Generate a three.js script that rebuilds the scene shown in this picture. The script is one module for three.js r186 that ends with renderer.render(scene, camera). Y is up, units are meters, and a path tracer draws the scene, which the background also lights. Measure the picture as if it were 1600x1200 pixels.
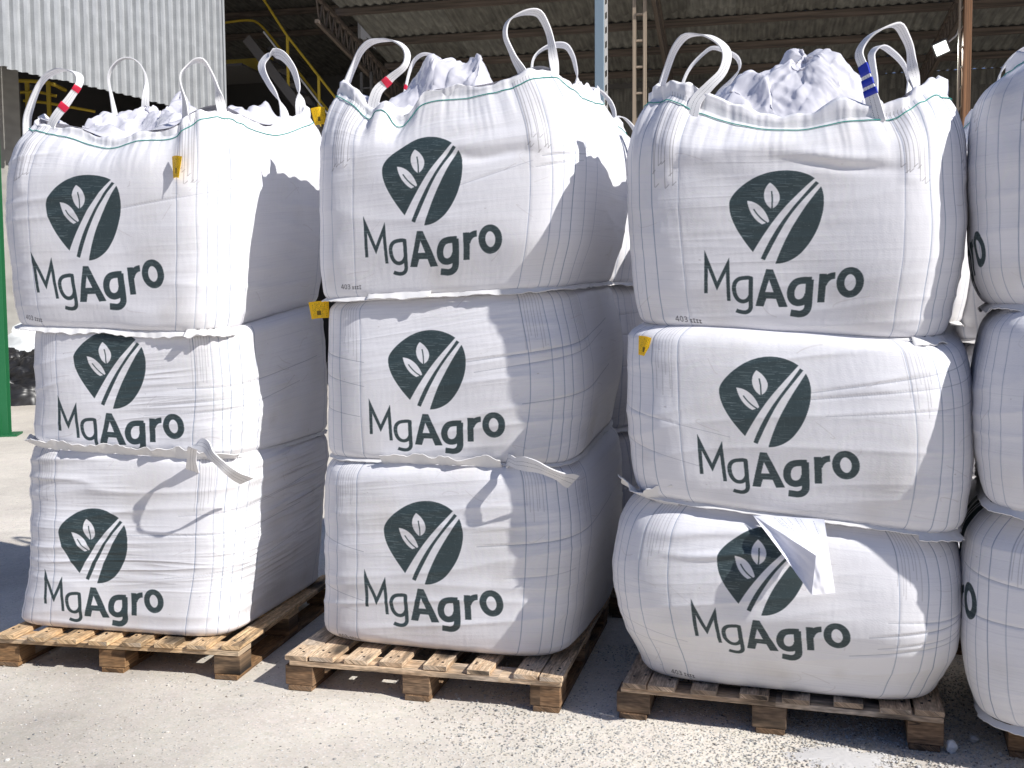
import * as THREE from 'three';
import { ImprovedNoise } from 'three/addons/math/ImprovedNoise.js';
import { RoundedBoxGeometry } from 'three/addons/geometries/RoundedBoxGeometry.js';
import { mergeGeometries } from 'three/addons/utils/BufferGeometryUtils.js';

// ---------------------------------------------------------------- camera, sky, sun, exposure
const R = THREE.MathUtils.degToRad;
const scene = new THREE.Scene();
const camera = new THREE.PerspectiveCamera(40.24, 4 / 3, 0.1, 400);
camera.position.set(0, 1.5, 0);
camera.rotation.set(-R(4.05), 0, -R(0.42));
const SUN = new THREE.Vector3(1.06, 0.98, 0.69).normalize();
{ // clear blue sky, paler towards the horizon and around the sun
  const W = 512, H = 256, d = new Float32Array(W * H * 4), v = new THREE.Vector3(), ss = (a, b, x) => { const t = Math.min(1, Math.max(0, (x - a) / (b - a))); return t * t * (3 - 2 * t); };
  for (let j = 0; j < H; j++) for (let i = 0; i < W; i++) {
    const el = ((j + 0.5) / H - 0.5) * Math.PI, az = ((i + 0.5) / W - 0.5) * 2 * Math.PI;
    v.set(Math.cos(az) * Math.cos(el), Math.sin(el), Math.sin(az) * Math.cos(el));
    const k = Math.pow(Math.max(0, 1 - v.y), 3.2), c = Math.max(0, v.dot(SUN)), g = 0.10 * Math.pow(c, 6) + 0.5 * Math.pow(c, 60), lo = ss(0.02, -0.06, v.y);
    const sk = [0.05 + 0.13 * k + g, 0.1 + 0.145 * k + g * 0.97, 0.25 + 0.14 * k + g * 0.9], gr = [0.17, 0.16, 0.145], o = (j * W + i) * 4;
    for (let q = 0; q < 3; q++) d[o + q] = sk[q] * (1 - lo) + gr[q] * lo;
    d[o + 3] = 1;
  }
  const t = new THREE.DataTexture(d, W, H, THREE.RGBAFormat, THREE.FloatType);
  t.mapping = THREE.EquirectangularReflectionMapping; t.magFilter = THREE.LinearFilter; t.needsUpdate = true;
  scene.background = scene.environment = t;
}
const sun = new THREE.DirectionalLight(new THREE.Color().setRGB(1.0, 0.97, 0.93), 5.0);
sun.name = 'sun';
sun.position.copy(SUN).multiplyScalar(60);
sun.castShadow = true;
sun.shadow.mapSize.set(4096, 4096);
Object.assign(sun.shadow.camera, { left: -25, right: 25, top: 25, bottom: -25, near: 1, far: 140 });
scene.add(sun);
const renderer = new THREE.WebGLRenderer();
renderer.toneMapping = THREE.LinearToneMapping;
renderer.toneMappingExposure = 1.15;
renderer.shadowMap.enabled = true;

// ---------------------------------------------------------------- helpers
let seedState = 12345;
const srand = (s) => { seedState = s >>> 0; };
const rnd = () => { seedState = (seedState * 1664525 + 1013904223) >>> 0; return seedState / 4294967296; };
const rr = (a, b) => a + (b - a) * rnd();
const perlin = new ImprovedNoise();
const n3 = (x, y, z) => perlin.noise(x + 100.37, y + 71.13, z + 53.71);
const clamp = (x, a = 0, b = 1) => Math.min(b, Math.max(a, x));
const lerp = (a, b, t) => a + (b - a) * t;
const sstep = (a, b, x) => { const t = clamp((x - a) / (b - a)); return t * t * (3 - 2 * t); };
const gauss = (x) => Math.exp(-x * x);
const used = {};
function numbered(name) { const n = used[name] || 0; used[name] = n + 1; return n ? name + '_' + String(n).padStart(3, '0') : name; }
function tag(o, label, category, group) { o.userData.label = label; o.userData.category = category; if (group) o.userData.group = group; return o; }
function base(name, pos, turn = 0, parent = scene) { const g = new THREE.Group(); g.name = numbered(name); g.position.set(...pos); g.rotation.y = turn; parent.add(g); return g; }
function part(name, geometry, material, parent, pos, rot) {
  const m = new THREE.Mesh(geometry, material);
  m.name = numbered(name); m.castShadow = m.receiveShadow = true;
  if (pos) m.position.set(...pos);
  if (rot) m.rotation.set(...rot);
  parent.add(m);
  return m;
}
const std = (rgb, roughness = 0.8, extra = {}) => new THREE.MeshStandardMaterial({ color: new THREE.Color().setRGB(...rgb), roughness, side: THREE.DoubleSide, ...extra });
// piecewise smooth curve through [x, y] points
function curve(pts) {
  return (x) => {
    const n = pts.length;
    if (x <= pts[0][0]) return pts[0][1];
    if (x >= pts[n - 1][0]) return pts[n - 1][1];
    let i = 0; while (x > pts[i + 1][0]) i++;
    const p0 = pts[Math.max(0, i - 1)], p1 = pts[i], p2 = pts[i + 1], p3 = pts[Math.min(n - 1, i + 2)];
    const h = p2[0] - p1[0], t = (x - p1[0]) / h;
    const m1 = (p2[1] - p0[1]) / (p2[0] - p0[0] || 1) * h, m2 = (p3[1] - p1[1]) / (p3[0] - p1[0] || 1) * h;
    const t2 = t * t, t3 = t2 * t;
    return (2 * t3 - 3 * t2 + 1) * p1[1] + (t3 - 2 * t2 + t) * m1 + (-2 * t3 + 3 * t2) * p2[1] + (t3 - t2) * m2;
  };
}
function dataTex(data, w, h) {
  const t = new THREE.DataTexture(data, w, h, THREE.RedFormat, THREE.FloatType);
  t.wrapS = t.wrapT = THREE.RepeatWrapping; t.magFilter = THREE.LinearFilter; t.needsUpdate = true;
  return t;
}
function canvasTex(c, srgb = true) {
  const t = new THREE.CanvasTexture(c);
  if (srgb) t.colorSpace = THREE.SRGBColorSpace;
  t.wrapS = t.wrapT = THREE.RepeatWrapping;
  return t;
}
function makeCanvas(w, h) { const c = document.createElement('canvas'); c.width = w; c.height = h; return c; }
// strip with a thin rectangular section: centres, width directions, thickness
function strip(pts, wdirs, width, thick, uvLen = 1) {
  const P = [], UV = [], I = [], n = pts.length, T = new THREE.Vector3(), W = new THREE.Vector3(), N = new THREE.Vector3();
  let len = 0;
  for (let i = 0; i < n; i++) {
    if (i) len += pts[i].distanceTo(pts[i - 1]);
    T.subVectors(pts[Math.min(n - 1, i + 1)], pts[Math.max(0, i - 1)]).normalize();
    W.copy(wdirs[i]); W.addScaledVector(T, -W.dot(T)).normalize();
    N.crossVectors(T, W);
    const w = (typeof width === 'function' ? width(i / (n - 1)) : width) / 2, h = thick / 2;
    const c = [[-w, -h], [w, -h], [w, -h], [w, h], [w, h], [-w, h], [-w, h], [-w, -h]], us = [0, 1, 1, 1, 1, 0, 0, 0];
    c.forEach(([a, b], k) => {
      P.push(pts[i].x + W.x * a + N.x * b, pts[i].y + W.y * a + N.y * b, pts[i].z + W.z * a + N.z * b);
      UV.push(us[k], len / uvLen);
    });
    if (i) for (let k = 0; k < 8; k += 2) {
      const a = (i - 1) * 8 + k, b = a + 8;
      I.push(a, a + 1, b + 1, a, b + 1, b);
    }
  }
  const e = (n - 1) * 8;
  I.push(0, 3, 1, 0, 5, 3, e, e + 1, e + 3, e, e + 3, e + 5);
  const g = new THREE.BufferGeometry();
  g.setAttribute('position', new THREE.Float32BufferAttribute(P, 3));
  g.setAttribute('uv', new THREE.Float32BufferAttribute(UV, 2));
  g.setIndex(I); g.computeVertexNormals();
  return g;
}
function bar(a, b, w, h = w) { // box beam from a to b
  const A = new THREE.Vector3(...a), B = new THREE.Vector3(...b), L = A.distanceTo(B);
  const g = new THREE.BoxGeometry(w, h, L);
  const m = new THREE.Matrix4().lookAt(A, B, Math.abs(A.x - B.x) + Math.abs(A.z - B.z) < 1e-4 ? new THREE.Vector3(0, 0, 1) : new THREE.Vector3(0, 1, 0));
  m.setPosition(A.lerp(B, 0.5));
  g.applyMatrix4(m);
  return g;
}
const tube = (pts, r, seg = 24, rad = 6) => new THREE.TubeGeometry(new THREE.CatmullRomCurve3(pts.map((p) => new THREE.Vector3(...p))), seg, r, rad);

// ---------------------------------------------------------------- ground
function groundTextures() {
  srand(77);
  const S = 2048, c = makeCanvas(S, S), x = c.getContext('2d'), b = makeCanvas(S, S), y = b.getContext('2d');
  x.fillStyle = 'rgb(158,152,142)'; x.fillRect(0, 0, S, S);
  y.fillStyle = 'rgb(90,90,90)'; y.fillRect(0, 0, S, S);
  const dot = (ctx, px, py, a, bb, ro, st) => {
    ctx.fillStyle = st;
    for (const ox of px < 20 ? [0, S] : px > S - 20 ? [0, -S] : [0]) for (const oy of py < 20 ? [0, S] : py > S - 20 ? [0, -S] : [0]) {
      ctx.beginPath(); ctx.ellipse(px + ox, py + oy, a, bb, ro, 0, 7); ctx.fill();
    }
  };
  for (let i = 0; i < 500; i++) { // soft stains
    const px = rnd() * S, py = rnd() * S, r = rr(30, 160), d = rnd() < 0.5;
    for (const ox of [-S, 0, S]) for (const oy of [-S, 0, S]) {
      if (px + ox < -r || px + ox > S + r || py + oy < -r || py + oy > S + r) continue;
      const g = x.createRadialGradient(px + ox, py + oy, 0, px + ox, py + oy, r);
      g.addColorStop(0, d ? 'rgba(182,177,167,.2)' : 'rgba(132,127,119,.16)'); g.addColorStop(1, 'rgba(156,151,142,0)');
      x.fillStyle = g; x.fillRect(px + ox - r, py + oy - r, 2 * r, 2 * r);
    }
  }
  for (let i = 0; i < 9000; i++) { const a = rr(5, 22); dot(x, rnd() * S, rnd() * S, Math.min(19, a), Math.min(19, a * rr(0.5, 1)), rnd() * 3, rnd() < 0.5 ? 'rgba(190,184,173,.07)' : 'rgba(124,119,111,.07)'); }
  for (let i = 0; i < 62000; i++) {
    const px = rnd() * S, py = rnd() * S, a = rr(1.4, 4.6), bb = a * rr(0.55, 1), ro = rnd() * 3.2, k = rnd();
    const v = k < 0.06 ? rr(88, 120) : k < 0.3 ? rr(134, 152) : rr(150, 178), w = rr(-6, 6);
    dot(x, px, py, a, bb, ro, `rgba(${v + 4 + w | 0},${v - 1 | 0},${v - 10 - w | 0},.55)`);
    dot(y, px, py, a, bb, ro, `rgba(${120 + rnd() * 110 | 0},0,0,.8)`);
  }
  for (let i = 0; i < 26000; i++) dot(x, rnd() * S, rnd() * S, rr(0.5, 1.5), rr(0.5, 1.2), 0, rnd() < 0.55 ? 'rgba(104,99,92,.28)' : 'rgba(194,189,179,.45)');
  return [canvasTex(c), canvasTex(b, false)];
}
{
  const [gc, gb] = groundTextures();
  // fine grid near the camera, widening to the horizon; uv in tiles of 2.1 m
  const ax = []; for (let i = -60; i <= 60; i++) { const k = i / 60; ax.push(Math.sign(k) * (Math.abs(k) * 9 + Math.pow(Math.abs(k), 6) * 190)); }
  const P = [], UV = [], C = [], I = [], n = ax.length;
  for (let j = 0; j < n; j++) for (let i = 0; i < n; i++) {
    const X = ax[i], Z = ax[j] - 4, near = sstep(16, 7, Math.hypot(X, Z + 4));
    P.push(X, near * (0.004 * n3(X * 1.3, 3.1, Z * 1.3)), Z);
    UV.push((X + 0.18 * n3(X * 0.7, 9, Z * 0.7)) / 2.1, (Z + 0.18 * n3(X * 0.7, 4, Z * 0.7)) / 2.1);
    const v = 1 + 0.22 * n3(X * 0.6, 0.3, Z * 0.6) + 0.16 * n3(X * 1.9, 5.3, Z * 1.9) + 0.07 * n3(X * 5, 8.3, Z * 5);
    C.push(v * 1.0, v * 0.995, v * 0.985);
  }
  for (let j = 0; j + 1 < n; j++) for (let i = 0; i + 1 < n; i++) { const a = j * n + i; I.push(a, a + n, a + 1, a + 1, a + n, a + n + 1); }
  const g = new THREE.BufferGeometry();
  g.setAttribute('position', new THREE.Float32BufferAttribute(P, 3));
  g.setAttribute('uv', new THREE.Float32BufferAttribute(UV, 2));
  g.setAttribute('color', new THREE.Float32BufferAttribute(C, 3));
  g.setIndex(I); g.computeVertexNormals();
  const m = part('ground', g, new THREE.MeshStandardMaterial({ map: gc, bumpMap: gb, bumpScale: 0.0009, roughness: 0.92, color: new THREE.Color().setRGB(1.76, 1.77, 1.8), vertexColors: true }), scene);
  m.userData.kind = 'structure';
}
{ // loose stones lying on the concrete, thickest at the right front
  srand(5);
  const g = new THREE.IcosahedronGeometry(1, 1), p = g.attributes.position;
  for (let i = 0; i < p.count; i++) { const k = 1 + 0.35 * n3(p.getX(i) * 1.4, p.getY(i) * 1.4, p.getZ(i) * 1.4); p.setXYZ(i, p.getX(i) * k, p.getY(i) * k * 0.62, p.getZ(i) * k); }
  g.computeVertexNormals();
  const N = 44000, im = new THREE.InstancedMesh(g, new THREE.MeshStandardMaterial({ roughness: 0.9 }), N), o = new THREE.Object3D(), c = new THREE.Color();
  let k = 0;
  while (k < N) {
    const x = rr(-2.6, 2.6), z = rr(-4.6, -2.7);
    const d = sstep(-1.0, 1.0, x + 0.7 * n3(x * 1.5, 2, z * 1.5) + (z + 3.6) * 0.6) * 0.95 + 0.05;
    if (rnd() > d) continue;
    const s = rr(0.0018, 0.0044) * (rnd() < 0.02 ? 1.8 : 1);
    o.position.set(x, s * 0.25, z); o.rotation.set(rr(-0.4, 0.4), rnd() * 6.3, rr(-0.4, 0.4)); o.scale.set(s * rr(0.8, 1.3), s, s * rr(0.8, 1.3)); o.updateMatrix();
    im.setMatrixAt(k, o.matrix);
    const q = rnd(), v = q < 0.06 ? rr(0.14, 0.24) : q < 0.35 ? rr(0.34, 0.44) : rr(0.42, 0.62), w = rr(-0.02, 0.03);
    im.setColorAt(k, c.setRGB(v + w, v * 0.965, v * 0.89 - w));
    k++;
  }
  im.name = 'gravel'; im.userData = { kind: 'stuff', label: 'fine loose grit and small pebbles scattered over the concrete yard', category: 'gravel' };
  im.castShadow = im.receiveShadow = true;
  scene.add(im);
}

// ---------------------------------------------------------------- metal sheet building on the left and the open shed
function corrugated(width, length, pitch, amp, box = 0, segL = 1) { // x across, y along, ribs towards z
  const nW = Math.round(width / pitch), P = [], UV = [], I = [], steps = box ? [0, 0.42, 0.54, 0.86] : [0, 0.1, 0.2, 0.3, 0.4, 0.5, 0.6, 0.7, 0.8, 0.9];
  const xs = [];
  for (let w = 0; w < nW; w++) for (const k of steps) xs.push([(w + k) * pitch, box ? (k === 0.54 || k === 0.86 ? amp : 0) : amp * 0.5 * (1 + Math.cos(k * Math.PI * 2))]);
  xs.push([nW * pitch, box ? 0 : amp]);
  for (let j = 0; j <= segL; j++) for (const [x, z] of xs) { P.push(x, j / segL * length, z); UV.push(x / 1.2, j / segL * length / 1.2); }
  const n = xs.length;
  for (let j = 0; j < segL; j++) for (let i = 0; i + 1 < n; i++) { const a = j * n + i; I.push(a, a + 1, a + n, a + 1, a + n + 1, a + n); }
  let g = new THREE.BufferGeometry();
  g.setAttribute('position', new THREE.Float32BufferAttribute(P, 3));
  g.setAttribute('uv', new THREE.Float32BufferAttribute(UV, 2));
  g.setIndex(I);
  if (box) g = g.toNonIndexed();
  g.computeVertexNormals();
  return g;
}
function stainTexture(seed, baseV, spread, streak, tint = [1, 1, 1]) {
  srand(seed);
  const S = 512, c = makeCanvas(S, S), x = c.getContext('2d'), im = x.createImageData(S, S);
  for (let j = 0; j < S; j++) for (let i = 0; i < S; i++) {
    const a = n3(i / S * 6, j / S * 6, seed), b = n3(i / S * 30, j / S * 3, seed + 9), d = n3(i / S * 60, j / S * 60, seed + 4);
    const v = baseV + spread * (a * 0.9 + d * 0.5) + streak * b, o = (j * S + i) * 4;
    im.data[o] = v * tint[0]; im.data[o + 1] = v * tint[1]; im.data[o + 2] = v * tint[2]; im.data[o + 3] = 255;
  }
  x.putImageData(im, 0, 0);
  return canvasTex(c);
}
const M = {
  zinc: new THREE.MeshStandardMaterial({ map: stainTexture(3, 178, 12, 10, [0.985, 1, 1.01]), roughness: 0.42, metalness: 0.35, side: THREE.DoubleSide }),
  roof: new THREE.MeshStandardMaterial({ map: stainTexture(8, 108, 18, 22, [1, 0.99, 0.93]), roughness: 0.85, side: THREE.DoubleSide }),
  roofB: new THREE.MeshStandardMaterial({ map: stainTexture(15, 96, 18, 22, [1, 0.98, 0.91]), roughness: 0.85, side: THREE.DoubleSide }),
  concrete: new THREE.MeshStandardMaterial({ map: stainTexture(21, 146, 26, 14, [1, 0.985, 0.95]), roughness: 0.95, side: THREE.DoubleSide }),
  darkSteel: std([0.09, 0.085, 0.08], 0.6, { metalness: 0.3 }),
  rustSteel: new THREE.MeshStandardMaterial({ map: stainTexture(31, 128, 44, 50, [1, 0.72, 0.5]), roughness: 0.8 }),
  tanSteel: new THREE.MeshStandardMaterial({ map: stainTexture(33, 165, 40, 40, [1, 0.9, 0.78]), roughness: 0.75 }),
  purlin: new THREE.MeshStandardMaterial({ map: stainTexture(35, 84, 30, 24, [1, 0.88, 0.78]), roughness: 0.8 }),
  bluePaint: std([0.2, 0.27, 0.33], 0.55),
  palePaint: std([0.6, 0.58, 0.54], 0.6),
  yellowPaint: std([0.55, 0.38, 0.03], 0.55),
  greenPaint: std([0.008, 0.12, 0.04], 0.55),
};
{ // sheet-clad building
  const th = R(26.6), P0 = [-7.87, 0, -16.5];
  // local x runs along the wall away from the camera, local z points out of the wall
  const b = base('metal_clad_building', P0, -Math.PI / 2 + th);
  // x axis: (cos ry, 0, -sin ry); with ry = th - 90deg it is (sin th, 0, cos th) -> use the mirrored turn below
  b.rotation.y = Math.PI / 2 - th;
  tag(b, 'pale building clad in upright corrugated metal sheets behind the left bag stack', 'building');
  const sheet = corrugated(0.96, 5.4, 0.192, 0.062, 1, 1);
  srand(61);
  for (let k = -9; k < 5; k++) part('wall_sheet', sheet, M.zinc, b, [k * 0.97 + 0.12, 5.31 + rr(-0.02, 0.02), (k & 1) * 0.006], [0, 0, 0]);
  part('corner_flashing', new RoundedBoxGeometry(0.05, 5.4, 0.1, 1, 0.01), M.zinc, b, [4.99, 8.02, 0.02]);
  part('sill_beam', new THREE.BoxGeometry(13.6, 0.12, 0.1), M.darkSteel, b, [-1.8, 5.42, -0.08]);
  part('concrete_wall', new THREE.BoxGeometry(12, 6.4, 0.2), M.concrete, b, [-4.4, 3.2, -1.7]);
  part('roof', new THREE.BoxGeometry(13.8, 0.12, 9), M.darkSteel, b, [-1.9, 10.8, -4.45]);  // out of view, placed to keep daylight out of the opening below
  part('shading_rear_wall', new THREE.BoxGeometry(22, 10.7, 0.2), M.darkSteel, b, [2.2, 5.36, -8.8]);  // unseen back of the building, placed so the opening stays dark
}
const PH = R(12);
{ // open-sided shed: local x along its front, local z towards the yard; roof falls away from the yard
  const b = base('open_shed', [0, 0, 0], -PH);
  tag(b, 'large dark open shed with sloping corrugated roof behind the bag stacks', 'building');
  const TAN = Math.tan(R(7.5)), roofY = (s) => 6.36 + (23 - s) * TAN;
  const rows = [17.2, 18.35, 19.82, 21.08, 22.3, 23.25];
  srand(19);
  const geo = rows.slice(0, -1).map((s, i) => corrugated(0.885, (rows[i + 1] - s + 0.1) / Math.cos(R(7.5)), 0.177, 0.04));
  for (let i = 0; i + 1 < rows.length; i++) for (let k = -8; k < 12; k++) {
    const x = k * 0.87 - 0.12 + (i & 1) * 0.1;
    part('roof_sheet', geo[i], rnd() < 0.5 ? M.roof : M.roofB, b, [x, roofY(rows[i]) - (i * 0.0) + 0.008 * (k & 1) + rr(0, 0.006), -rows[i]], [-Math.PI / 2 - R(7.5), 0, 0]);
  }
  for (const s of rows) part('purlin', new THREE.BoxGeometry(17.8, 0.13, 0.07), M.purlin, b, [1.78, roofY(s) - 0.07, -s - 0.02]);
  // lattice rafters
  for (const [x, y0] of [[-7.08, 0], [-1.32, 0], [3.62, 0], [8.6, 0]]) {
    const gs = [];
    const a = 17.35, e = 23.0;
    gs.push(bar([x, roofY(a) - 0.2, -a], [x, roofY(e) - 0.2, -e], 0.07, 0.06));
    gs.push(bar([x, roofY(a) - 0.62, -a], [x, roofY(e) - 0.62, -e], 0.07, 0.06));
    for (let s = a; s < e - 0.3; s += 0.28) {
      gs.push(bar([x, roofY(s) - 0.2, -s], [x, roofY(s + 0.14) - 0.62, -s - 0.14], 0.025));
      gs.push(bar([x, roofY(s + 0.14) - 0.62, -s - 0.14], [x, roofY(s + 0.28) - 0.2, -s - 0.28], 0.025));
    }
    part('roof_truss', mergeGeometries(gs), M.purlin, b);
  }
  // lattice column catching the sun, rusty column, dim rear column
  const lattice = (x, s, w, mat, top) => {
    const gs = [bar([x - w / 2, 0, -s], [x - w / 2, top, -s], 0.055, 0.07), bar([x + w / 2, 0, -s], [x + w / 2, top, -s], 0.055, 0.07)];
    for (let y = 0.4; y < top; y += 0.42) gs.push(bar([x - w / 2, y, -s], [x + w / 2, y, -s], 0.05, 0.03));
    return part('lattice_column', mergeGeometries(gs), mat, b);
  };
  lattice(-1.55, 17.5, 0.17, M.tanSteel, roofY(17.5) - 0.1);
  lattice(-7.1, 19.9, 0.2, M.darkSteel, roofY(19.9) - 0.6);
  part('steel_column', new RoundedBoxGeometry(0.12, roofY(17.5) - 0.1, 0.12, 1, 0.01), M.rustSteel, b, [3.45, (roofY(17.5) - 0.1) / 2, -17.5]);
  { const gs = [bar([3.34, 0, -17.5], [3.34, 6.9, -17.5], 0.025, 0.06)]; for (let y = 0.3; y < 6.8; y += 0.3) gs.push(bar([3.34, y, -17.5], [3.4, y + 0.1, -17.5], 0.02)); part('cable_ladder', mergeGeometries(gs), M.tanSteel, b); }
  // rear wall; unseen end walls placed to keep the inside dark
  const wsheet = corrugated(0.885, 6.3, 0.177, 0.04);
  for (let k = -8; k < 12; k++) part('rear_wall_sheet', wsheet, M.roofB, b, [k * 0.87 - 0.12, 0, -23.2 + (k & 1) * 0.005]);
  part('shading_end_wall', new THREE.BoxGeometry(0.12, 8.6, 6.2), M.darkSteel, b, [-7.2, 4.3, -26.2]);
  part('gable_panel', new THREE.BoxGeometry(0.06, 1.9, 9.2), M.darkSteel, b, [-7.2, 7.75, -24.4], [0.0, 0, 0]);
  part('shading_end_wall', new THREE.BoxGeometry(0.15, 9, 9.4), M.darkSteel, b, [-15.2, 4.5, -24.6]);
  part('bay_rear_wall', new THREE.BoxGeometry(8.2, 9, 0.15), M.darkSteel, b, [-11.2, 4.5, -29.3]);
  const bay = corrugated(0.885, 9.6, 0.177, 0.04);
  for (let k = 0; k < 10; k++) part('roof_sheet', bay, M.roofB, b, [-15.3 + k * 0.82, 8.62, -19.9], [-Math.PI / 2 - R(2), 0, 0]);
  for (const s of [20.1, 21.6, 23.2, 24.8]) part('purlin', new THREE.BoxGeometry(8.1, 0.13, 0.07), M.purlin, b, [-11.2, 8.53 - (s - 19.9) * 0.035, -s]);
  part('added_closure_strip', new THREE.BoxGeometry(10.2, 0.12, 0.05), M.darkSteel, b, [-2.1, 6.33, -23.12]);  // added to cover the daylight gaps along the rear roof edge
  part('shading_end_wall', new THREE.BoxGeometry(0.15, 7, 7), M.darkSteel, b, [10.6, 3.5, -20.2]);
}
const shedPoint = (x, y, s) => [x * Math.cos(PH) + s * Math.sin(PH), y, x * Math.sin(PH) - s * Math.cos(PH)];
{ // blue-grey post in front of the shed
  const p = shedPoint(-1.87, 0, 15), b = base('steel_post', p, -PH);
  tag(b, 'blue grey upright steel post with slotted pale edge, behind the middle stack', 'post');
  part('post_body', new RoundedBoxGeometry(0.13, 7, 0.1, 1, 0.008), M.bluePaint, b, [-0.02, 3.5, 0]);
  const sh = new THREE.Shape([[0, 0], [0.05, 0], [0.05, 7], [0, 7]].map((v) => new THREE.Vector2(...v)));
  for (let y = 0.15; y < 6.8; y += 0.2) { const h = new THREE.Path(); h.moveTo(0.012, y); h.lineTo(0.038, y + 0.02); h.lineTo(0.038, y + 0.11); h.lineTo(0.012, y + 0.09); h.closePath(); sh.holes.push(h); }
  part('slotted_edge', new THREE.ExtrudeGeometry(sh, { depth: 0.006, bevelEnabled: false }), M.palePaint, b, [0.047, 0, 0.02]);
  part('post_foot', new THREE.BoxGeometry(0.3, 0.02, 0.3), M.bluePaint, b, [0, 0.01, 0]);
}
{ // staircase inside the shed, left
  const b = base('steel_staircase', [0, 0, 0], -PH);
  tag(b, 'dark steel staircase with yellow handrails inside the shed, behind the left stack', 'staircase');
  const sl = -1.266, yr = (x) => 8.13 + (x + 9.98) * sl;
  const S0 = 21.3, S1 = 22.3;
  part('handrail', tube([[-11.4, yr(-10.35), -S0], [-10.35, yr(-10.35), -S0], [-9.3, yr(-9.3), -S0], [-8.1, yr(-8.1), -S0], [-6.2, yr(-6.2), -S0]], 0.028, 60), M.yellowPaint, b);
  part('handrail', tube([[-11.4, 8.0, -S1], [-10.7, 8.02, -S1], [-10.5, 7.95, -S1], [-9.74, 7.05, -S1], [-8.4, 5.34, -S1], [-7.3, 3.9, -S1]], 0.028, 80), M.yellowPaint, b);
  part('middle_rail', tube([[-9.9, yr(-9.9) - 0.56, -S0], [-6.2, yr(-6.2) - 0.56, -S0]], 0.022, 4), M.palePaint, b);
  for (const x of [-9.36, -8.67, -7.85]) part('rail_post', bar([x, yr(x) - 1.1, -S0], [x, yr(x), -S0], 0.055, 0.03), M.yellowPaint, b);
  for (const s of [S0, S1]) part('stringer', bar([-10.3, yr(-10.3) - 1.18, -s], [-5.1, yr(-5.1) - 1.18, -s], 0.05, 0.2), std([0.12, 0.11, 0.1], 0.6), b);
  for (let i = 0; i < 20; i++) { const x = -10.2 + i * 0.25; part('tread', new THREE.BoxGeometry(0.24, 0.03, 0.94), M.darkSteel, b, [x, yr(x) - 1.18, -(S0 + S1) / 2]); }
  part('landing', new THREE.BoxGeometry(1.5, 0.05, 1.7), M.darkSteel, b, [-11.1, 6.78, -22.0]);
  part('landing_fascia', new THREE.BoxGeometry(1.45, 0.36, 0.03), M.yellowPaint, b, [-10.9, 7.0, -22.3]);
  part('landing_fascia', new THREE.BoxGeometry(0.03, 0.36, 0.55), M.yellowPaint, b, [-10.15, 6.98, -22.0]);
  for (const x of [-11.6, -5.3]) part('leg', bar([x, 0, -S1], [x, x < -10 ? 6.78 : yr(x) - 1.18, -S1], 0.1), M.darkSteel, b);
}
{ // yellow guard rail in the opening under the cladding
  const b = base('guard_rail', [-8.6, 0, -20.6], 0);
  tag(b, 'yellow curved guard rail in the dark opening under the corrugated cladding', 'railing');
  part('top_rail', tube([[-1.05, 5.98, 0], [-0.6, 5.97, 0], [-0.3, 5.94, -0.1], [-0.12, 5.86, -0.35]], 0.04, 24), M.yellowPaint, b);
  part('middle_rail', tube([[-0.85, 5.76, 0], [-0.5, 5.76, 0], [-0.2, 5.7, -0.1]], 0.03, 12), M.yellowPaint, b);
  part('middle_rail', tube([[-0.8, 5.6, 0], [-0.4, 5.56, 0], [0.5, 5.42, -0.2]], 0.03, 12), M.yellowPaint, b);
  for (const x of [-0.93, -0.72, -0.31]) part('rail_post', bar([x, 4.6, 0], [x, 5.97, 0], 0.07, 0.05), M.yellowPaint, b);
  part('deck', new THREE.BoxGeometry(2.4, 0.1, 1.6), M.darkSteel, b, [-0.3, 4.55, -0.4]);
  for (const x of [-1.2, 0.7]) part('leg', new THREE.BoxGeometry(0.12, 4.5, 0.12), M.darkSteel, b, [x, 2.25, -0.4]);
}
{ // floodlight hanging from the rafter
  const p = shedPoint(3.17, 5.59, 18), b = base('floodlight', p, -PH);
  tag(b, 'square lit floodlight on a bracket under the shed roof, upper right', 'light');
  const head = part('lamp_housing', new RoundedBoxGeometry(0.26, 0.24, 0.06, 2, 0.02), M.darkSteel, b, [0, 0, 0], [0.35, -0.15, 0.42]);
  const lens = part('lamp_lens', new RoundedBoxGeometry(0.2, 0.18, 0.012, 1, 0.005), new THREE.MeshStandardMaterial({ color: 0xffffff, emissive: new THREE.Color(0.9, 1, 0.97), emissiveIntensity: 1.6 }), head, [0, 0, 0.034]);
  lens.name = numbered('lamp_lens_glass');
  part('bracket', tube([[0.05, 0.05, -0.05], [0.16, 0.14, -0.1], [0.26, 0.24, -0.12], [0.3, 0.9, -0.15]], 0.015, 16), M.palePaint, b);
  const l = new THREE.SpotLight(new THREE.Color(0.92, 1, 0.98), 6, 0, R(65), 0.7, 2);
  l.name = 'floodlight_beam'; l.position.set(p[0], p[1] - 0.03, p[2] + 0.1); l.target.position.set(p[0] + 0.1, 0, p[2] + 6); l.castShadow = true;
  scene.add(l, l.target);
}
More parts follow.
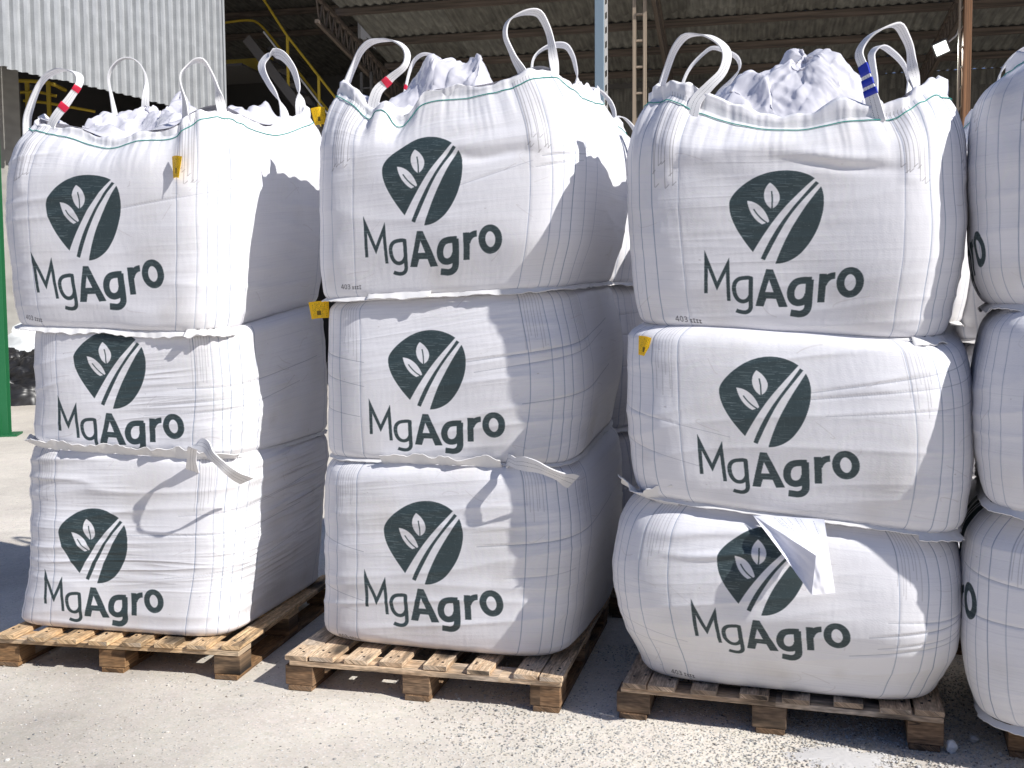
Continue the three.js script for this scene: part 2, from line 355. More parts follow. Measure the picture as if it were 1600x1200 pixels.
{ // green steel column at the left edge
  const b = base('green_steel_column', [-6.3, 0, -12.85], 0.25);
  tag(b, 'green painted I beam column on a base plate at the left edge', 'column');
  part('flange', new RoundedBoxGeometry(0.2, 6, 0.014, 1, 0.003), M.greenPaint, b, [0, 3, 0.1]);
  part('flange', new RoundedBoxGeometry(0.2, 6, 0.014, 1, 0.003), M.greenPaint, b, [0, 3, -0.1]);
  part('web', new THREE.BoxGeometry(0.01, 6, 0.186), M.greenPaint, b, [0, 3, 0]);
  part('base_plate', new THREE.BoxGeometry(0.42, 0.025, 0.38), M.greenPaint, b, [0, 0.0125, 0]);
  const gus = new THREE.Shape([[0, 0], [0.09, 0], [0, 0.3]].map((v) => new THREE.Vector2(...v)));
  for (const k of [-1, 1]) part('gusset', new THREE.ExtrudeGeometry(gus, { depth: 0.01, bevelEnabled: false }), M.greenPaint, b, [0.02 * k, 0.025, 0.108], [0, k > 0 ? -Math.PI / 2 : -Math.PI / 2, 0]);
}
function heap(name, label, cat, pos, rx, ry, rz, mat, seed, sharp) {
  const nu = 90, nv = 40, P = [], I = [];
  for (let j = 0; j <= nv; j++) for (let i = 0; i <= nu; i++) {
    const a = i / nu * Math.PI * 2, e = j / nv * Math.PI / 2, x = Math.cos(a) * Math.cos(e), y = Math.sin(e), z = Math.sin(a) * Math.cos(e);
    const k = 1 + 0.25 * n3(x * 2 + seed, y * 2, z * 2) + sharp * (0.5 - Math.abs(n3(x * 5 + seed, y * 5, z * 5))) + sharp * 0.6 * (0.5 - Math.abs(n3(x * 11 + seed, y * 11, z * 11)));
    P.push(x * rx * k, j === 0 ? 0 : Math.pow(y, 0.7) * ry * k, z * rz * k);
  }
  for (let j = 0; j < nv; j++) for (let i = 0; i < nu; i++) { const a = j * (nu + 1) + i; I.push(a, a + nu + 1, a + 1, a + 1, a + nu + 1, a + nu + 2); }
  const g = new THREE.BufferGeometry(); g.setAttribute('position', new THREE.Float32BufferAttribute(P, 3)); g.setIndex(I); g.computeVertexNormals();
  const m = part(name, g, mat, scene, pos);
  return tag(m, label, cat);
}
heap('black_sheeting', 'crumpled heap of black plastic sheeting on the ground behind the left stack', 'plastic sheeting', [-8.5, 0, -18.0], 1.3, 0.72, 0.8, std([0.018, 0.018, 0.02], 0.4), 4, 0.35);
heap('white_sheeting', 'pale crumpled heap of white sacks and sheeting above the black plastic', 'plastic sheeting', [-8.9, 0, -19.3], 1.9, 1.5, 1.0, std([0.72, 0.75, 0.76], 0.6), 9, 0.22);

// ---------------------------------------------------------------- pallets
function woodTexture(seed, c0, c1) {
  srand(seed);
  const W = 512, H = 256, c = makeCanvas(W, H), x = c.getContext('2d'), im = x.createImageData(W, H), kx = rr(0.2, 0.8), ky = rr(0.3, 0.7);
  for (let j = 0; j < H; j++) for (let i = 0; i < W; i++) {
    const u = i / W, v = j / H, kn = Math.exp(-(((u - kx) * 6) ** 2 + ((v - ky) * 3) ** 2)), w = v + 0.06 * n3(u * 3, v * 4, seed) + 0.12 * kn;
    let g = 0.5 + 0.5 * Math.sin(w * 64 + 5 * n3(u * 2, w * 8, seed + 2)); g = Math.pow(g, 2) * 0.28;
    g += 0.4 * (0.5 + n3(u * 9, v * 90, seed + 5)) + 0.5 * (0.5 + n3(u * 4, v * 5, seed + 7));
    const crack = sstep(0.93, 1, 1 - Math.abs(n3(u * 1.6, v * 14, seed + 21)) * 1.6) * sstep(0.05, 0.3, n3(u * 3, v * 3, seed + 23));
    const dk = (1 - 0.3 * sstep(0.1, 0.5, n3(u * 5, v * 7, seed + 11)) - 0.55 * sstep(0.75, 0.98, kn) - 0.6 * crack) * (0.9 + 0.25 * n3(u * 40, v * 60, seed + 3)), o = (j * W + i) * 4;
    const gy = 0.42 * sstep(-0.1, 0.45, n3(u * 2.3, v * 2.6, seed + 31));
    for (let q = 0; q < 3; q++) { const col = lerp(c1[q], c0[q], clamp(g * 0.8)); im.data[o + q] = clamp(lerp(col, (c1[0] * 0.32 + c1[1] * 0.34 + c1[2] * 0.3) * 0.92, gy) * dk, 0, 255); }
    im.data[o + 3] = 255;
  }
  x.putImageData(im, 0, 0);
  return canvasTex(c);
}
const woods = {};
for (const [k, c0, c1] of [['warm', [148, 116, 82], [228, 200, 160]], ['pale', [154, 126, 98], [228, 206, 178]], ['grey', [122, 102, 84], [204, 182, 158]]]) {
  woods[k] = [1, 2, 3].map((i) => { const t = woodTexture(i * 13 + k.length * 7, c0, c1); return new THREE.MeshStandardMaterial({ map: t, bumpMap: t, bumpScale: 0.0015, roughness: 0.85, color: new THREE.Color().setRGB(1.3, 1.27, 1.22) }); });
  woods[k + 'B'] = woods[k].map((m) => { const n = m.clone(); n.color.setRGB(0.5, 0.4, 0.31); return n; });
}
function plank(w, h, d, alongZ) { // rounded board whose texture runs along its length
  const g = new RoundedBoxGeometry(w, h, d, 1, 0.003), p = g.attributes.position, n = g.attributes.normal, uv = g.attributes.uv;
  const o = rnd(), q = rnd();
  for (let i = 0; i < p.count; i++) {
    const nx = Math.abs(n.getX(i)), ny = Math.abs(n.getY(i)), nz = Math.abs(n.getZ(i));
    let a, b;
    if (alongZ) { a = nz > nx && nz > ny ? p.getX(i) * 0.2 : p.getZ(i); b = nx > ny && nx > nz ? p.getY(i) : p.getX(i); if (nz > nx && nz > ny) b = p.getX(i) + p.getY(i) * 1.3; }
    else { a = p.getX(i); b = ny > nz ? p.getZ(i) : p.getY(i); }
    uv.setXY(i, a * 0.9 + o, b * 3 + q);
  }
  return g;
}
const nailM = std([0.05, 0.04, 0.035], 0.6, { metalness: 0.5 });
const nailG = new THREE.CylinderGeometry(0.005, 0.005, 0.003, 8);
function pallet(pos, yaw, label, wood, boards, depth, seed, detail = true) {
  srand(seed);
  const b = base('wooden_pallet', [pos[0], 0, pos[1]], -yaw);
  tag(b, label, 'pallet', 'wooden pallets under the bag stacks');
  const pick = (k) => woods[k][Math.floor(rnd() * 3)];
  const SX = [-0.506, -0.017, 0.491], DZ = [0.06, depth / 2, depth - 0.06];
  for (const [u0, u1, w0] of boards) {
    const w = u1 - u0, L = depth - w0 + rr(-0.01, 0.01);
    const m = part('deck_board', plank(w, 0.021, L, true), pick(wood), b, [(u0 + u1) / 2, 0.1325 + rr(-0.0008, 0.0008), -(w0 + L / 2)], [rr(-0.002, 0.002), rr(-0.006, 0.006), 0]);
    if (detail) for (const dz of [0.045, 0.075]) part('nail', nailG, nailM, m, [rr(-0.3, 0.3) * w, 0.0112, L / 2 + w0 - dz - rr(0, 0.02)]);
  }
  for (const z of DZ) part('cross_board', plank(1.1, 0.021, 0.118, false), pick(wood), b, [0, 0.1105, -z]);
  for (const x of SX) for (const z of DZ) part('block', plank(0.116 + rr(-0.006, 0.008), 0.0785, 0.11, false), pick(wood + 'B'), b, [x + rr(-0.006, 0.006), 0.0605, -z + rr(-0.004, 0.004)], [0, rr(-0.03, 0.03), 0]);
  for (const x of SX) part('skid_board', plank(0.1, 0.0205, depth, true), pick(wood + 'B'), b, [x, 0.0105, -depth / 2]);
  return b;
}
const PD = 1.16;
pallet([-1.66, -4.277], 0.185, 'warm tan wooden pallet under the left bag stack', 'warm', [[-0.545, -0.461, -0.017], [-0.393, -0.313, -0.027], [-0.247, -0.155, -0.034], [-0.106, -0.019, -0.028], [0.042, 0.131, -0.023], [0.184, 0.272, -0.016], [0.322, 0.412, -0.01], [0.469, 0.55, 0.002]], PD, 101);
pallet([-0.359, -3.933], 0.246, 'pale wooden pallet under the middle bag stack', 'pale', [[-0.568, -0.473, 0.0], [-0.465, -0.363, 0.003], [-0.316, -0.217, 0.005], [-0.171, -0.076, 0.01], [0.004, 0.1, 0.006], [0.182, 0.274, 0.0], [0.368, 0.462, -0.005], [0.469, 0.556, -0.012]], PD, 202);
pallet([0.916, -3.591], 0.295, 'grey brown wooden pallet under the right bag stack whose bottom bag holds a paper', 'grey', [[-0.543, -0.456, -0.018], [-0.451, -0.352, -0.02], [-0.296, -0.206, -0.016], [-0.126, -0.026, -0.01], [0.023, 0.117, -0.012], [0.198, 0.296, -0.002], [0.349, 0.451, -0.01], [0.455, 0.55, 0.0]], PD, 303);
const evenBoards = [-0.55, -0.45, -0.3, -0.13, 0.03, 0.19, 0.35, 0.455].map((u) => [u, u + 0.095, 0]);
pallet([2.17, -3.205], 0.349, 'wooden pallet cut off by the right edge of the picture', 'pale', evenBoards, PD, 404);
pallet([0.05, -5.12], 0.246, 'wooden pallet in the second row, behind the middle bag stack', 'grey', evenBoards, PD, 505, false);
pallet([1.42, -4.58], 0.295, 'wooden pallet in the second row, behind the right bag stack', 'grey', evenBoards, PD, 606, false);
pallet([2.51, -4.32], 0.37, 'wooden pallet in the second row, behind the pallet cut by the right edge', 'grey', evenBoards, PD, 707, false);

// ---------------------------------------------------------------- the print on the bags
const INK = 'rgb(48,63,66)';
const logo = makeCanvas(640, 640);
{
  const x = logo.getContext('2d');
  x.scale(0.5, 0.5);                 // drawing units: 1280 x 1280
  x.fillStyle = x.strokeStyle = INK; x.lineJoin = 'miter';
  const path = (d) => x.fill(new Path2D(d));
  path('M425 676 C330 560 262 450 263 345 C266 290 330 215 405 160 C470 112 540 93 600 93 C670 95 725 120 763 152 C710 215 640 300 590 372 C530 458 470 575 425 676 Z');
  path('M771 173 L790 186 C740 255 680 335 640 405 C595 485 545 610 503 729 L478 718 C510 610 560 500 615 410 C660 335 720 250 771 173 Z');
  path('M804 208 C826 255 832 310 828 360 C820 470 780 580 722 660 C680 715 625 745 571 747 C590 660 625 545 672 450 C710 365 760 280 804 208 Z');
  x.globalCompositeOperation = 'destination-out';
  path('M500 193 C548 225 570 270 567 305 C563 340 545 365 521 373 C492 355 472 320 470 275 C470 240 482 215 500 193 Z');
  path('M371 324 C430 325 485 370 513 457 C510 466 503 470 495 471 L470 482 C420 455 385 400 371 324 Z');
  x.globalCompositeOperation = 'source-over';
  x.lineWidth = 8; x.beginPath(); x.moveTo(515, 252); x.quadraticCurveTo(527, 310, 524, 380); x.stroke();
  x.lineWidth = 8; x.beginPath(); x.moveTo(414, 380); x.quadraticCurveTo(450, 440, 500, 470); x.stroke();
  // lettering: thin M g, heavy A g r o, each letter turned along a shallow bowl
  const stroke = (w, d) => { x.lineWidth = w; x.stroke(new Path2D(d)); };
  stroke(23, 'M143 985 L133 742 L214 930 L272 775 L296 1028');
  stroke(27, 'M435 862 C415 852 395 857 370 862 C335 870 322 900 325 935 C330 990 355 1025 385 1025 C415 1025 432 1000 436 975 M428 858 L443 1050 C446 1090 420 1103 395 1102 C378 1101 360 1097 348 1092');
  path('M518 789 L560 789 L682 1040 L626 1046 L602 990 L540 992 L526 1050 L474 1050 Z');
  x.globalCompositeOperation = 'destination-out'; path('M544 860 L582 945 L528 948 Z'); x.globalCompositeOperation = 'source-over';
  stroke(47, 'M808 846 C770 848 740 850 720 862 C693 880 686 925 692 955 C700 995 725 1010 752 1006 C785 1000 800 975 802 940 M797 842 L812 1020 C816 1070 780 1085 755 1084 C740 1083 722 1081 706 1080');
  stroke(44, 'M871 797 L888 992 M882 870 C892 825 915 806 946 803');
  x.save(); x.translate(1043, 843); x.rotate(-0.2); x.lineWidth = 47; x.beginPath(); x.ellipse(0, 0, 58, 80, 0, 0, 7); x.stroke(); x.restore();
  // the woven ground breaks the print up
  x.setTransform(1, 0, 0, 1, 0, 0);
  srand(9);
  x.globalCompositeOperation = 'source-atop';
  for (let i = 0; i < 2600; i++) { const px = rnd() * 640, py = rnd() * 640, l = rr(6, 46), a = rnd() * 0.4 * (0.6 + 0.8 * n3(px / 90, py / 90, 1)); x.fillStyle = `rgba(196,206,208,${Math.max(0, a)})`; x.fillRect(px, py, l, rnd() < 0.4 ? 2 : 1); }
  for (let i = 0; i < 900; i++) { x.fillStyle = `rgba(200,208,210,${rnd() * 0.16})`; x.fillRect(rnd() * 640, rnd() * 640, 1, rr(4, 26)); }
  x.globalCompositeOperation = 'destination-out';
  for (let i = 0; i < 500; i++) { x.fillStyle = `rgba(0,0,0,${rnd() * 0.45})`; x.fillRect(rnd() * 640, rnd() * 640, rr(1, 7), 1); }
}

// ---------------------------------------------------------------- bags
const teal = std([0.02, 0.3, 0.25], 0.6);
const plainFabric = std([0.8, 0.795, 0.81], 0.62);
const creamFabric = std([0.74, 0.73, 0.72], 0.65);
let strapM;
{
  const c = makeCanvas(64, 256), x = c.getContext('2d'); x.fillStyle = 'rgb(229,228,228)'; x.fillRect(0, 0, 64, 256);
  for (let i = 0; i < 64; i += 4) { x.fillStyle = 'rgba(150,150,155,.22)'; x.fillRect(i, 0, 1, 256); }
  for (const px of [22, 40]) for (let y = 0; y < 256; y += 12) { x.fillStyle = 'rgba(40,45,50,.62)'; x.fillRect(px + (y % 24 ? 1 : 0), y, 2, 7); }
  strapM = new THREE.MeshStandardMaterial({ map: canvasTex(c), roughness: 0.65, side: THREE.DoubleSide });
}
const redM = std([0.6, 0.012, 0.05], 0.5), blueM = std([0.01, 0.03, 0.4], 0.5);
let tagM;
{
  const c = makeCanvas(96, 128), x = c.getContext('2d'); x.fillStyle = 'rgb(247,196,8)'; x.fillRect(0, 0, 96, 128); srand(3);
  x.fillStyle = 'rgba(50,40,0,.65)'; for (let y = 14; y < 118; y += 9) for (let px = 8; px < 84;) { const w = rr(3, 12); if (rnd() < 0.8) x.fillRect(px, y, w, 2.5); px += w + 4; }
  x.fillRect(18, 40, 24, 30);
  tagM = new THREE.MeshStandardMaterial({ map: canvasTex(c), roughness: 0.6, side: THREE.DoubleSide });
}
const sq = (t) => { t = ((t % 8) + 8) % 8; const k = Math.floor(t / 2), f = t - 2 * k - 1; return [[f, 1], [1, -f], [-f, -1], [-1, f]][k]; };

function makeBag(o) {
  const nu = o.nu || 288, nh = o.nh || 110, seed = o.seed;
  const aC = curve(o.rows.map((r) => [r[0], r[2]])), cC = curve(o.rows.map((r) => [r[0], r[1]]));
  const open = !!o.rim, rim = open ? curve([[o.rim[o.rim.length - 1][0] - 8, o.rim[o.rim.length - 1][1]], ...o.rim, [8 + o.rim[0][0], o.rim[0][1]]]) : null;
  const rb = o.rb ?? 0.04, rt = o.rt ?? 0.1, yBase = Math.min(...o.bottom);
  const corner = (c, x, z) => { const u = (x + 1) / 2, v = (1 - z) / 2; return lerp(lerp(c[0], c[1], u), lerp(c[3], c[2], u), v); };
  const mid = (c) => (c[0] + c[1]) / 2, H0 = open ? o.rim.reduce((s, r) => s + r[1], 0) / o.rim.length - mid(o.bottom) : 0;
  const at = (t, h, k = 1, dy = 0) => { // point on the surface before wrinkles; k shrinks towards the axis
    const q = sq(t), n = h < 0.3 ? lerp(o.n0 ?? 7, o.n1 ?? 6, h / 0.3) : lerp(o.n1 ?? 6, o.n2 ?? 5.5, clamp((h - 0.5) * 2));
    const N = Math.pow(Math.pow(Math.abs(q[0]), n) + Math.pow(Math.abs(q[1]), n), 1 / n), px = q[0] / N, pz = q[1] / N;
    const yb = corner(o.bottom, px, pz), yt = open ? rim(((t % 8) + 8) % 8) : corner(o.top, px, pz), H = yt - yb;
    let a = aC(h); const d = h * H, e = (1 - h) * H;
    if (d < rb) a -= rb * (1 - Math.sqrt(Math.max(0, 1 - (1 - d / rb) ** 2)));
    if (!open && e < rt) a -= rt * (1 - Math.sqrt(Math.max(0, 1 - (1 - e / rt) ** 2)));
    const pinch = open && o.pinch ? o.pinch(t, h) : 0;
    return new THREE.Vector3(cC(h) + px * (a - pinch) * k, yb + (open ? lerp(H0 * h, H * h, sstep(0.62, 1, h)) : H * h) + dy - yBase, pz * (a - pinch) * k + (o.lean || 0) * sstep(0, 0.5, h)); // lean: the fill has settled towards the front
  };
  // rows of the meridian: [h, k, dy]
  const rows = [];
  for (const k of [0.02, 0.45, 0.8, 0.95]) rows.push([0, k, 0.004]);
  const Hm = (open ? o.rim.reduce((s, r) => s + r[1], 0) / o.rim.length : (o.top[0] + o.top[1]) / 2) - (o.bottom[0] + o.bottom[1]) / 2;
  for (let i = 0; i <= 10; i++) rows.push([rb / Hm * (1 - Math.cos(i / 10 * Math.PI / 2)), 1, 0]);
  const hs = rb / Hm, he = open ? 1 : 1 - rt / Hm;
  for (let i = 1; i <= nh; i++) rows.push([lerp(hs, he, i / nh), 1, 0]);
  if (open) { for (const [k, dy] of [[1.0, 0.02], [0.998, 0.042], [0.985, 0.05], [0.975, 0.04], [0.965, -0.02], [0.94, -0.12]]) rows.push([1, k, dy]); }
  else { for (let i = 1; i <= 12; i++) rows.push([1 - rt / Hm * (1 - Math.sin(i / 12 * Math.PI / 2)), 1, 0]); for (const k of [0.93, 0.75, 0.4, 0.02]) rows.push([1, k, 0.002]); }
  const nr = rows.length, P = new Float32Array(nr * (nu + 1) * 3), UV = new Float32Array(nr * (nu + 1) * 2), I = [];
  const T0 = 5, tOf = (i) => T0 + 8 * i / nu;
  const arc = [0]; for (let i = 1; i <= nu; i++) arc.push(arc[i - 1] + at(tOf(i), 0.5).distanceTo(at(tOf(i - 1), 0.5)));
  const L = arc[nu], VH = Hm + 0.06;
  for (let j = 0; j < nr; j++) for (let i = 0; i <= nu; i++) {
    const r = rows[j], ht = r[0] === 1 && open && r[2] > 0 ? 0.75 + 0.9 * n3(tOf(i) * 1.6, o.seed, 4) + 0.5 * n3(tOf(i) * 6, o.seed, 9) : 1;
    const p = at(tOf(i), r[0], r[1], r[2] * Math.max(0.15, ht)), q = j * (nu + 1) + i;
    P.set([p.x, p.y, p.z], q * 3);
    UV.set([arc[i] / L, clamp((rows[j][0] * Hm + (rows[j][2] > 0 && rows[j][0] === 1 ? rows[j][2] : 0)) / VH)], q * 2);
    if (j && i) { const a = q - nu - 2; I.push(a, a + 1, q, a, q, q - 1); }
  }
  const g = new THREE.BufferGeometry();
  g.setAttribute('position', new THREE.BufferAttribute(P, 3)); g.setAttribute('uv', new THREE.BufferAttribute(UV, 2)); g.setIndex(I);
  const smooth = () => {
    g.computeVertexNormals(); const n = g.attributes.normal;
    for (let j = 0; j < nr; j++) { const a = j * (nu + 1), b = a + nu, v = [n.getX(a) + n.getX(b), n.getY(a) + n.getY(b), n.getZ(a) + n.getZ(b)], l = Math.hypot(...v) || 1; n.setXYZ(a, v[0] / l, v[1] / l, v[2] / l); n.setXYZ(b, v[0] / l, v[1] / l, v[2] / l); }
    return n;
  };
  const n = smooth(), S = seed * 7.31;
  const disp = (x, y, z, t, h) => {
    let d = (o.lump ?? 0.012) * n3(x * 2.1 + S, y * 2.6, z * 2.1) + 0.0045 * n3(x * 5 + S, y * 6, z * 5);
    // sideways pulled folds
    const m = clamp(0.55 + 1.3 * n3(x * 1.5 + S, y * 2.2, z * 1.5 + 9)), yy = y - (o.slope ?? 0.08) * (x + z * 0.3);
    const w1 = 1 - Math.abs(n3(x * 1.2 + S, yy * 11, z * 1.2)) * 2;
    d += (o.fold ?? 0.0045) * m * w1 * Math.abs(w1);
    for (const f of o.folds || []) { // [t, y, halfLenT, width, depth, slope]
      const dt = ((t - f[0] + 12) % 8) - 4; if (Math.abs(dt) < f[2] * 1.6) d += f[4] * gauss(dt / f[2]) * gauss((y + yBase - f[1] - (f[5] || 0) * dt + 0.03 * n3(t * 2.6, f[1] * 9, S)) / f[3]);
    }
    if (open) { // gathers running down from the rim, tightest by the loops
      const up = sstep(0.62, 1, h), c = t % 2, cd = Math.min(c, 2 - c);
      const near = gauss((cd - 0.15) / 0.28);
      d += up * (0.0045 * near * Math.sin(t * 26 + 9 * n3(t * 2.7, h * 1.2, S)) + 0.009 * (0.4 + near) * n3(t * 9 + S, h * 1.6, 1) + 0.012 * n3(t * 3.2 + S, h * 1.5, 7));
      for (const ft of FEET) { const dt = Math.abs(((t - ft + 12) % 8) - 4); d += 0.004 * sstep(0.62, 0.66, h) * (1 - sstep(0.05, 0.07, dt)); }
    }
    return d;
  };
  for (let j = 4; j < nr; j++) for (let i = 0; i <= nu; i++) {
    const q = j * (nu + 1) + i, t = ((tOf(i) % 8) + 8) % 8, h = rows[j][0], k = h < 0.03 ? h / 0.03 * 0.8 + 0.2 : 1;
    const d = disp(P[q * 3], P[q * 3 + 1], P[q * 3 + 2], t, h) * k;
    P[q * 3] += n.getX(q) * d; P[q * 3 + 1] += n.getY(q) * d * 0.6; P[q * 3 + 2] += n.getZ(q) * d;
  }
  smooth();
  const fw0 = o.fwd || 0, grp = base('bulk_bag', [o.pos[0] - fw0 * Math.sin(R(o.yaw)), yBase, o.pos[1] + fw0 * Math.cos(R(o.yaw))], -R(o.yaw)); // fwd: stacked a little forward
  tag(grp, o.label, 'bulk bag', o.group || 'white bulk bags stacked three high');
  const uOf = (t) => { const f = (((t - T0) % 8) + 8) % 8 / 8 * nu, i = Math.floor(f); return lerp(arc[i], arc[Math.min(nu, i + 1)], f - i); };
  const bag = { o, grp, at, L, VH, Hm, uOf, rim, open, yBase, disp, aC, P, n: g.attributes.normal, nu, nr, rows, T0 };
  const mat = o.material || bagMaterial(bag);
  bag.material = mat;
  part('bag_body', g, mat, grp);
  if (open) {
    const pts = []; for (let i = 0; i <= 200; i++) { const t = 8 * i / 200, p = surf(bag, t, 0.975); pts.push(p); }
    part('rim_stitching', new THREE.TubeGeometry(new THREE.CatmullRomCurve3(pts), 400, 0.0018, 5), teal, grp);
    if (o.liner) makeLiner(bag);
  }
  for (const s of o.skirts || [[5, 13]]) skirt(bag, ...s);
  return bag;
}
// point on the wrinkled surface, nearest grid vertex interpolated along t, moved out by off
function surf(b, t, h, off = 0.003) {
  const f = (((t - b.T0) % 8) + 8) % 8 / 8 * b.nu, i = Math.floor(f), k = f - i;
  let j = 4; while (j < b.nr - 1 && b.rows[j + 1][0] < h) j++;
  const a = (j * (b.nu + 1) + i) * 3, c = a + 3, p = new THREE.Vector3(), q = new THREE.Vector3();
  const j2 = Math.min(b.nr - 1, j + 1), a2 = (j2 * (b.nu + 1) + i) * 3, hh = clamp((h - b.rows[j][0]) / Math.max(1e-5, b.rows[j2][0] - b.rows[j][0]));
  p.set(lerp(b.P[a], b.P[c], k), lerp(b.P[a + 1], b.P[c + 1], k), lerp(b.P[a + 2], b.P[c + 2], k));
  q.set(lerp(b.P[a2], b.P[a2 + 3], k), lerp(b.P[a2 + 1], b.P[a2 + 4], k), lerp(b.P[a2 + 2], b.P[a2 + 5], k));
  p.lerp(q, hh);
  const nn = b.n, v = a / 3; p.x += nn.getX(v) * off; p.y += nn.getY(v) * off; p.z += nn.getZ(v) * off;
  return p;
}
const FEET = [0.28, 1.72, 2.28, 3.72, 4.28, 5.72, 6.28, 7.72];
function bagMaterial(b) {
  const { o, L, VH, Hm, uOf } = b, W = o.small ? 1024 : 2048, H = o.small ? 256 : 512, S = o.seed * 3.7;
  srand(o.seed * 991 + 7);
  const c = makeCanvas(W, H), x = c.getContext('2d');
  x.scale(W / L, H / VH);                                    // metres; y runs down from the top edge
  const Y = (v) => VH - v;
  x.fillStyle = 'rgb(230,229,232)'; x.fillRect(0, 0, L, VH);
  for (let i = 0; i < 900; i++) { const d = rnd() < 0.5; x.fillStyle = d ? 'rgba(255,255,255,.10)' : 'rgba(176,178,188,.10)'; x.fillRect(rnd() * L, rnd() * VH, rr(0.05, 0.7), rr(0.001, 0.003)); }
  for (let i = 0; i < 60; i++) { const px = rnd() * L, py = rnd() * VH, r = rr(0.05, 0.22), g = x.createRadialGradient(px, py, 0, px, py, r); g.addColorStop(0, 'rgba(186,182,176,.12)'); g.addColorStop(1, 'rgba(190,186,180,0)'); x.fillStyle = g; x.fillRect(px - r, py - r, 2 * r, 2 * r); }
  for (let i = 0; i < 26; i++) { const px = rnd() * L, py = rnd() < 0.5 ? VH - rnd() * 0.15 : rnd() * VH, r = rr(0.04, 0.16), g = x.createRadialGradient(px, py, 0, px, py, r); g.addColorStop(0, 'rgba(158,148,134,.13)'); g.addColorStop(1, 'rgba(170,160,146,0)'); x.fillStyle = g; x.fillRect(px - r, py - r, 2 * r, 2 * r); }
  for (let i = 0; i < 70; i++) { x.strokeStyle = 'rgba(120,112,104,.13)'; x.lineWidth = rr(0.001, 0.004); const px = rnd() * L, py = rnd() * VH; x.beginPath(); x.moveTo(px, py); x.quadraticCurveTo(px + rr(-0.05, 0.05), py + rr(-0.03, 0.03), px + rr(-0.12, 0.12), py + rr(-0.06, 0.06)); x.stroke(); }
  for (let i = 0; i < 26; i++) { x.fillStyle = 'rgba(110,100,92,.28)'; x.fillRect(rnd() * L, rnd() * VH, rr(0.002, 0.009), rr(0.0015, 0.004)); }
  // seams: thin blue-grey thread lines beside every corner
  const seams = [];
  for (let k = 0; k < 4; k++) for (const d of o.seams || [-0.34, -0.17, -0.06, 0.06, 0.2, 0.4]) seams.push([2 * k + d, rr(-0.004, 0.004)]);
  x.lineCap = 'round';
  for (const [t, s] of seams) {
    x.strokeStyle = `rgba(74,92,124,${rr(0.35, 0.72)})`; x.lineWidth = 0.0026; x.beginPath();
    const u = uOf((t + 8) % 8); x.moveTo(u, Y(0));
    for (let v = 0; v <= Hm; v += 0.03) x.lineTo(u + s + 0.012 * n3(t * 3, v * 3, S), Y(v));
    x.stroke();
  }
  if (b.open) for (const ft of FEET) for (let k = -3; k <= 3; k++) { // stitching of the loop straps
    const u = uOf(ft) + k * 0.0125, v0 = Hm - rr(0.22, 0.3); x.strokeStyle = 'rgba(96,92,92,.5)'; x.lineWidth = 0.0022;
    x.beginPath(); x.moveTo(u, Y(Hm + 0.01)); x.lineTo(u + rr(-0.006, 0.006), Y(v0)); x.stroke();
    x.beginPath(); x.moveTo(u, Y(v0)); x.lineTo(u + 0.0125, Y(v0 + 0.012)); x.stroke();
  } else for (const ft of FEET) for (let k = -3; k <= 3; k++) {
    const u = uOf(ft) + k * 0.0125; x.strokeStyle = 'rgba(120,118,120,.4)'; x.lineWidth = 0.002; x.beginPath(); x.moveTo(u, Y(Hm)); x.lineTo(u + rr(-0.004, 0.004), Y(Hm - rr(0.14, 0.26))); x.stroke();
  }
  for (const cr of o.creases || []) { // crease shade drawn into the colour as grey lines: [u, v, length, slope, strength]
    x.strokeStyle = `rgba(96,102,116,${0.5 * cr[4]})`; x.lineWidth = 0.0022; x.beginPath(); x.moveTo(uOf(cr[0]), Y(cr[1])); x.lineTo(uOf(cr[0]) + cr[2], Y(cr[1] + cr[3] * cr[2])); x.stroke();
  }
  if (o.logo) { // millimetres on the cloth per drawing unit: [along x, down x, along y, down y], then place of the centre from mid-face and from the bottom seam
    const [a, bb, cc, d, e, f] = o.logo;
    x.save(); x.translate(uOf(o.face ?? 1) + e, Y(f)); x.transform(a * 0.002, bb * 0.002, cc * 0.002, d * 0.002, 0, 0); x.drawImage(logo, -312, -300); x.restore();
  }
  if (o.stencil) { x.save(); x.translate(uOf(o.stencil[0]), Y(o.stencil[1])); x.scale(0.001, 0.001); x.rotate(o.stencil[2] || 0); x.fillStyle = 'rgba(30,30,34,.7)'; x.font = 'bold 26px monospace'; x.fillText('403', 0, 0); for (let i = 0; i < 4; i++) { x.fillRect(54 + i * 11, -12 + rr(-4, 2), 8, 3); x.fillRect(56 + i * 11, -12, 3, 11); x.fillRect(54 + i * 11, -3, 8, 3); } x.restore(); }
  // relief: weave, tight wrinkles, seams, creases (metres)
  const D = new Float32Array(W * H), seamU = seams.map(([t]) => uOf((t + 8) % 8)), pull = o.wrinkle ?? 0.5;
  for (let j = 0; j < H; j++) {
    const v = j / H * VH;
    for (let i = 0; i < W; i++) {
      const u = i / W * L;
      let d = 0;
      const m = clamp(0.35 + 1.5 * n3(u * 1.6 + S, v * 2.4, 3)) * pull * (o.wrinkleAt ? o.wrinkleAt(u, v, b) : 1);
      if (m > 0.02) {
        const vv = v - (o.slope ?? 0.08) * u;
        const a = 1 - Math.abs(n3(u * 1.5 + S, vv * 26, 5)) * 2.2, e = 1 - Math.abs(n3(u * 2.6 + S, vv * 52, 11)) * 2.2;
        d += m * (0.0034 * a * Math.abs(a) + 0.0014 * e);
      }
      d += 0.0003 * n3(u * 60, v * 18, S) + 0.0002 * n3(u * 200, v * 420, S);
      if (b.open && v > Hm - 0.3) { const q = sstep(Hm - 0.3, Hm, v); d += q * 0.0026 * n3(u * 42 + S, v * 3, 8); }
      D[j * W + i] = d;
    }
  }
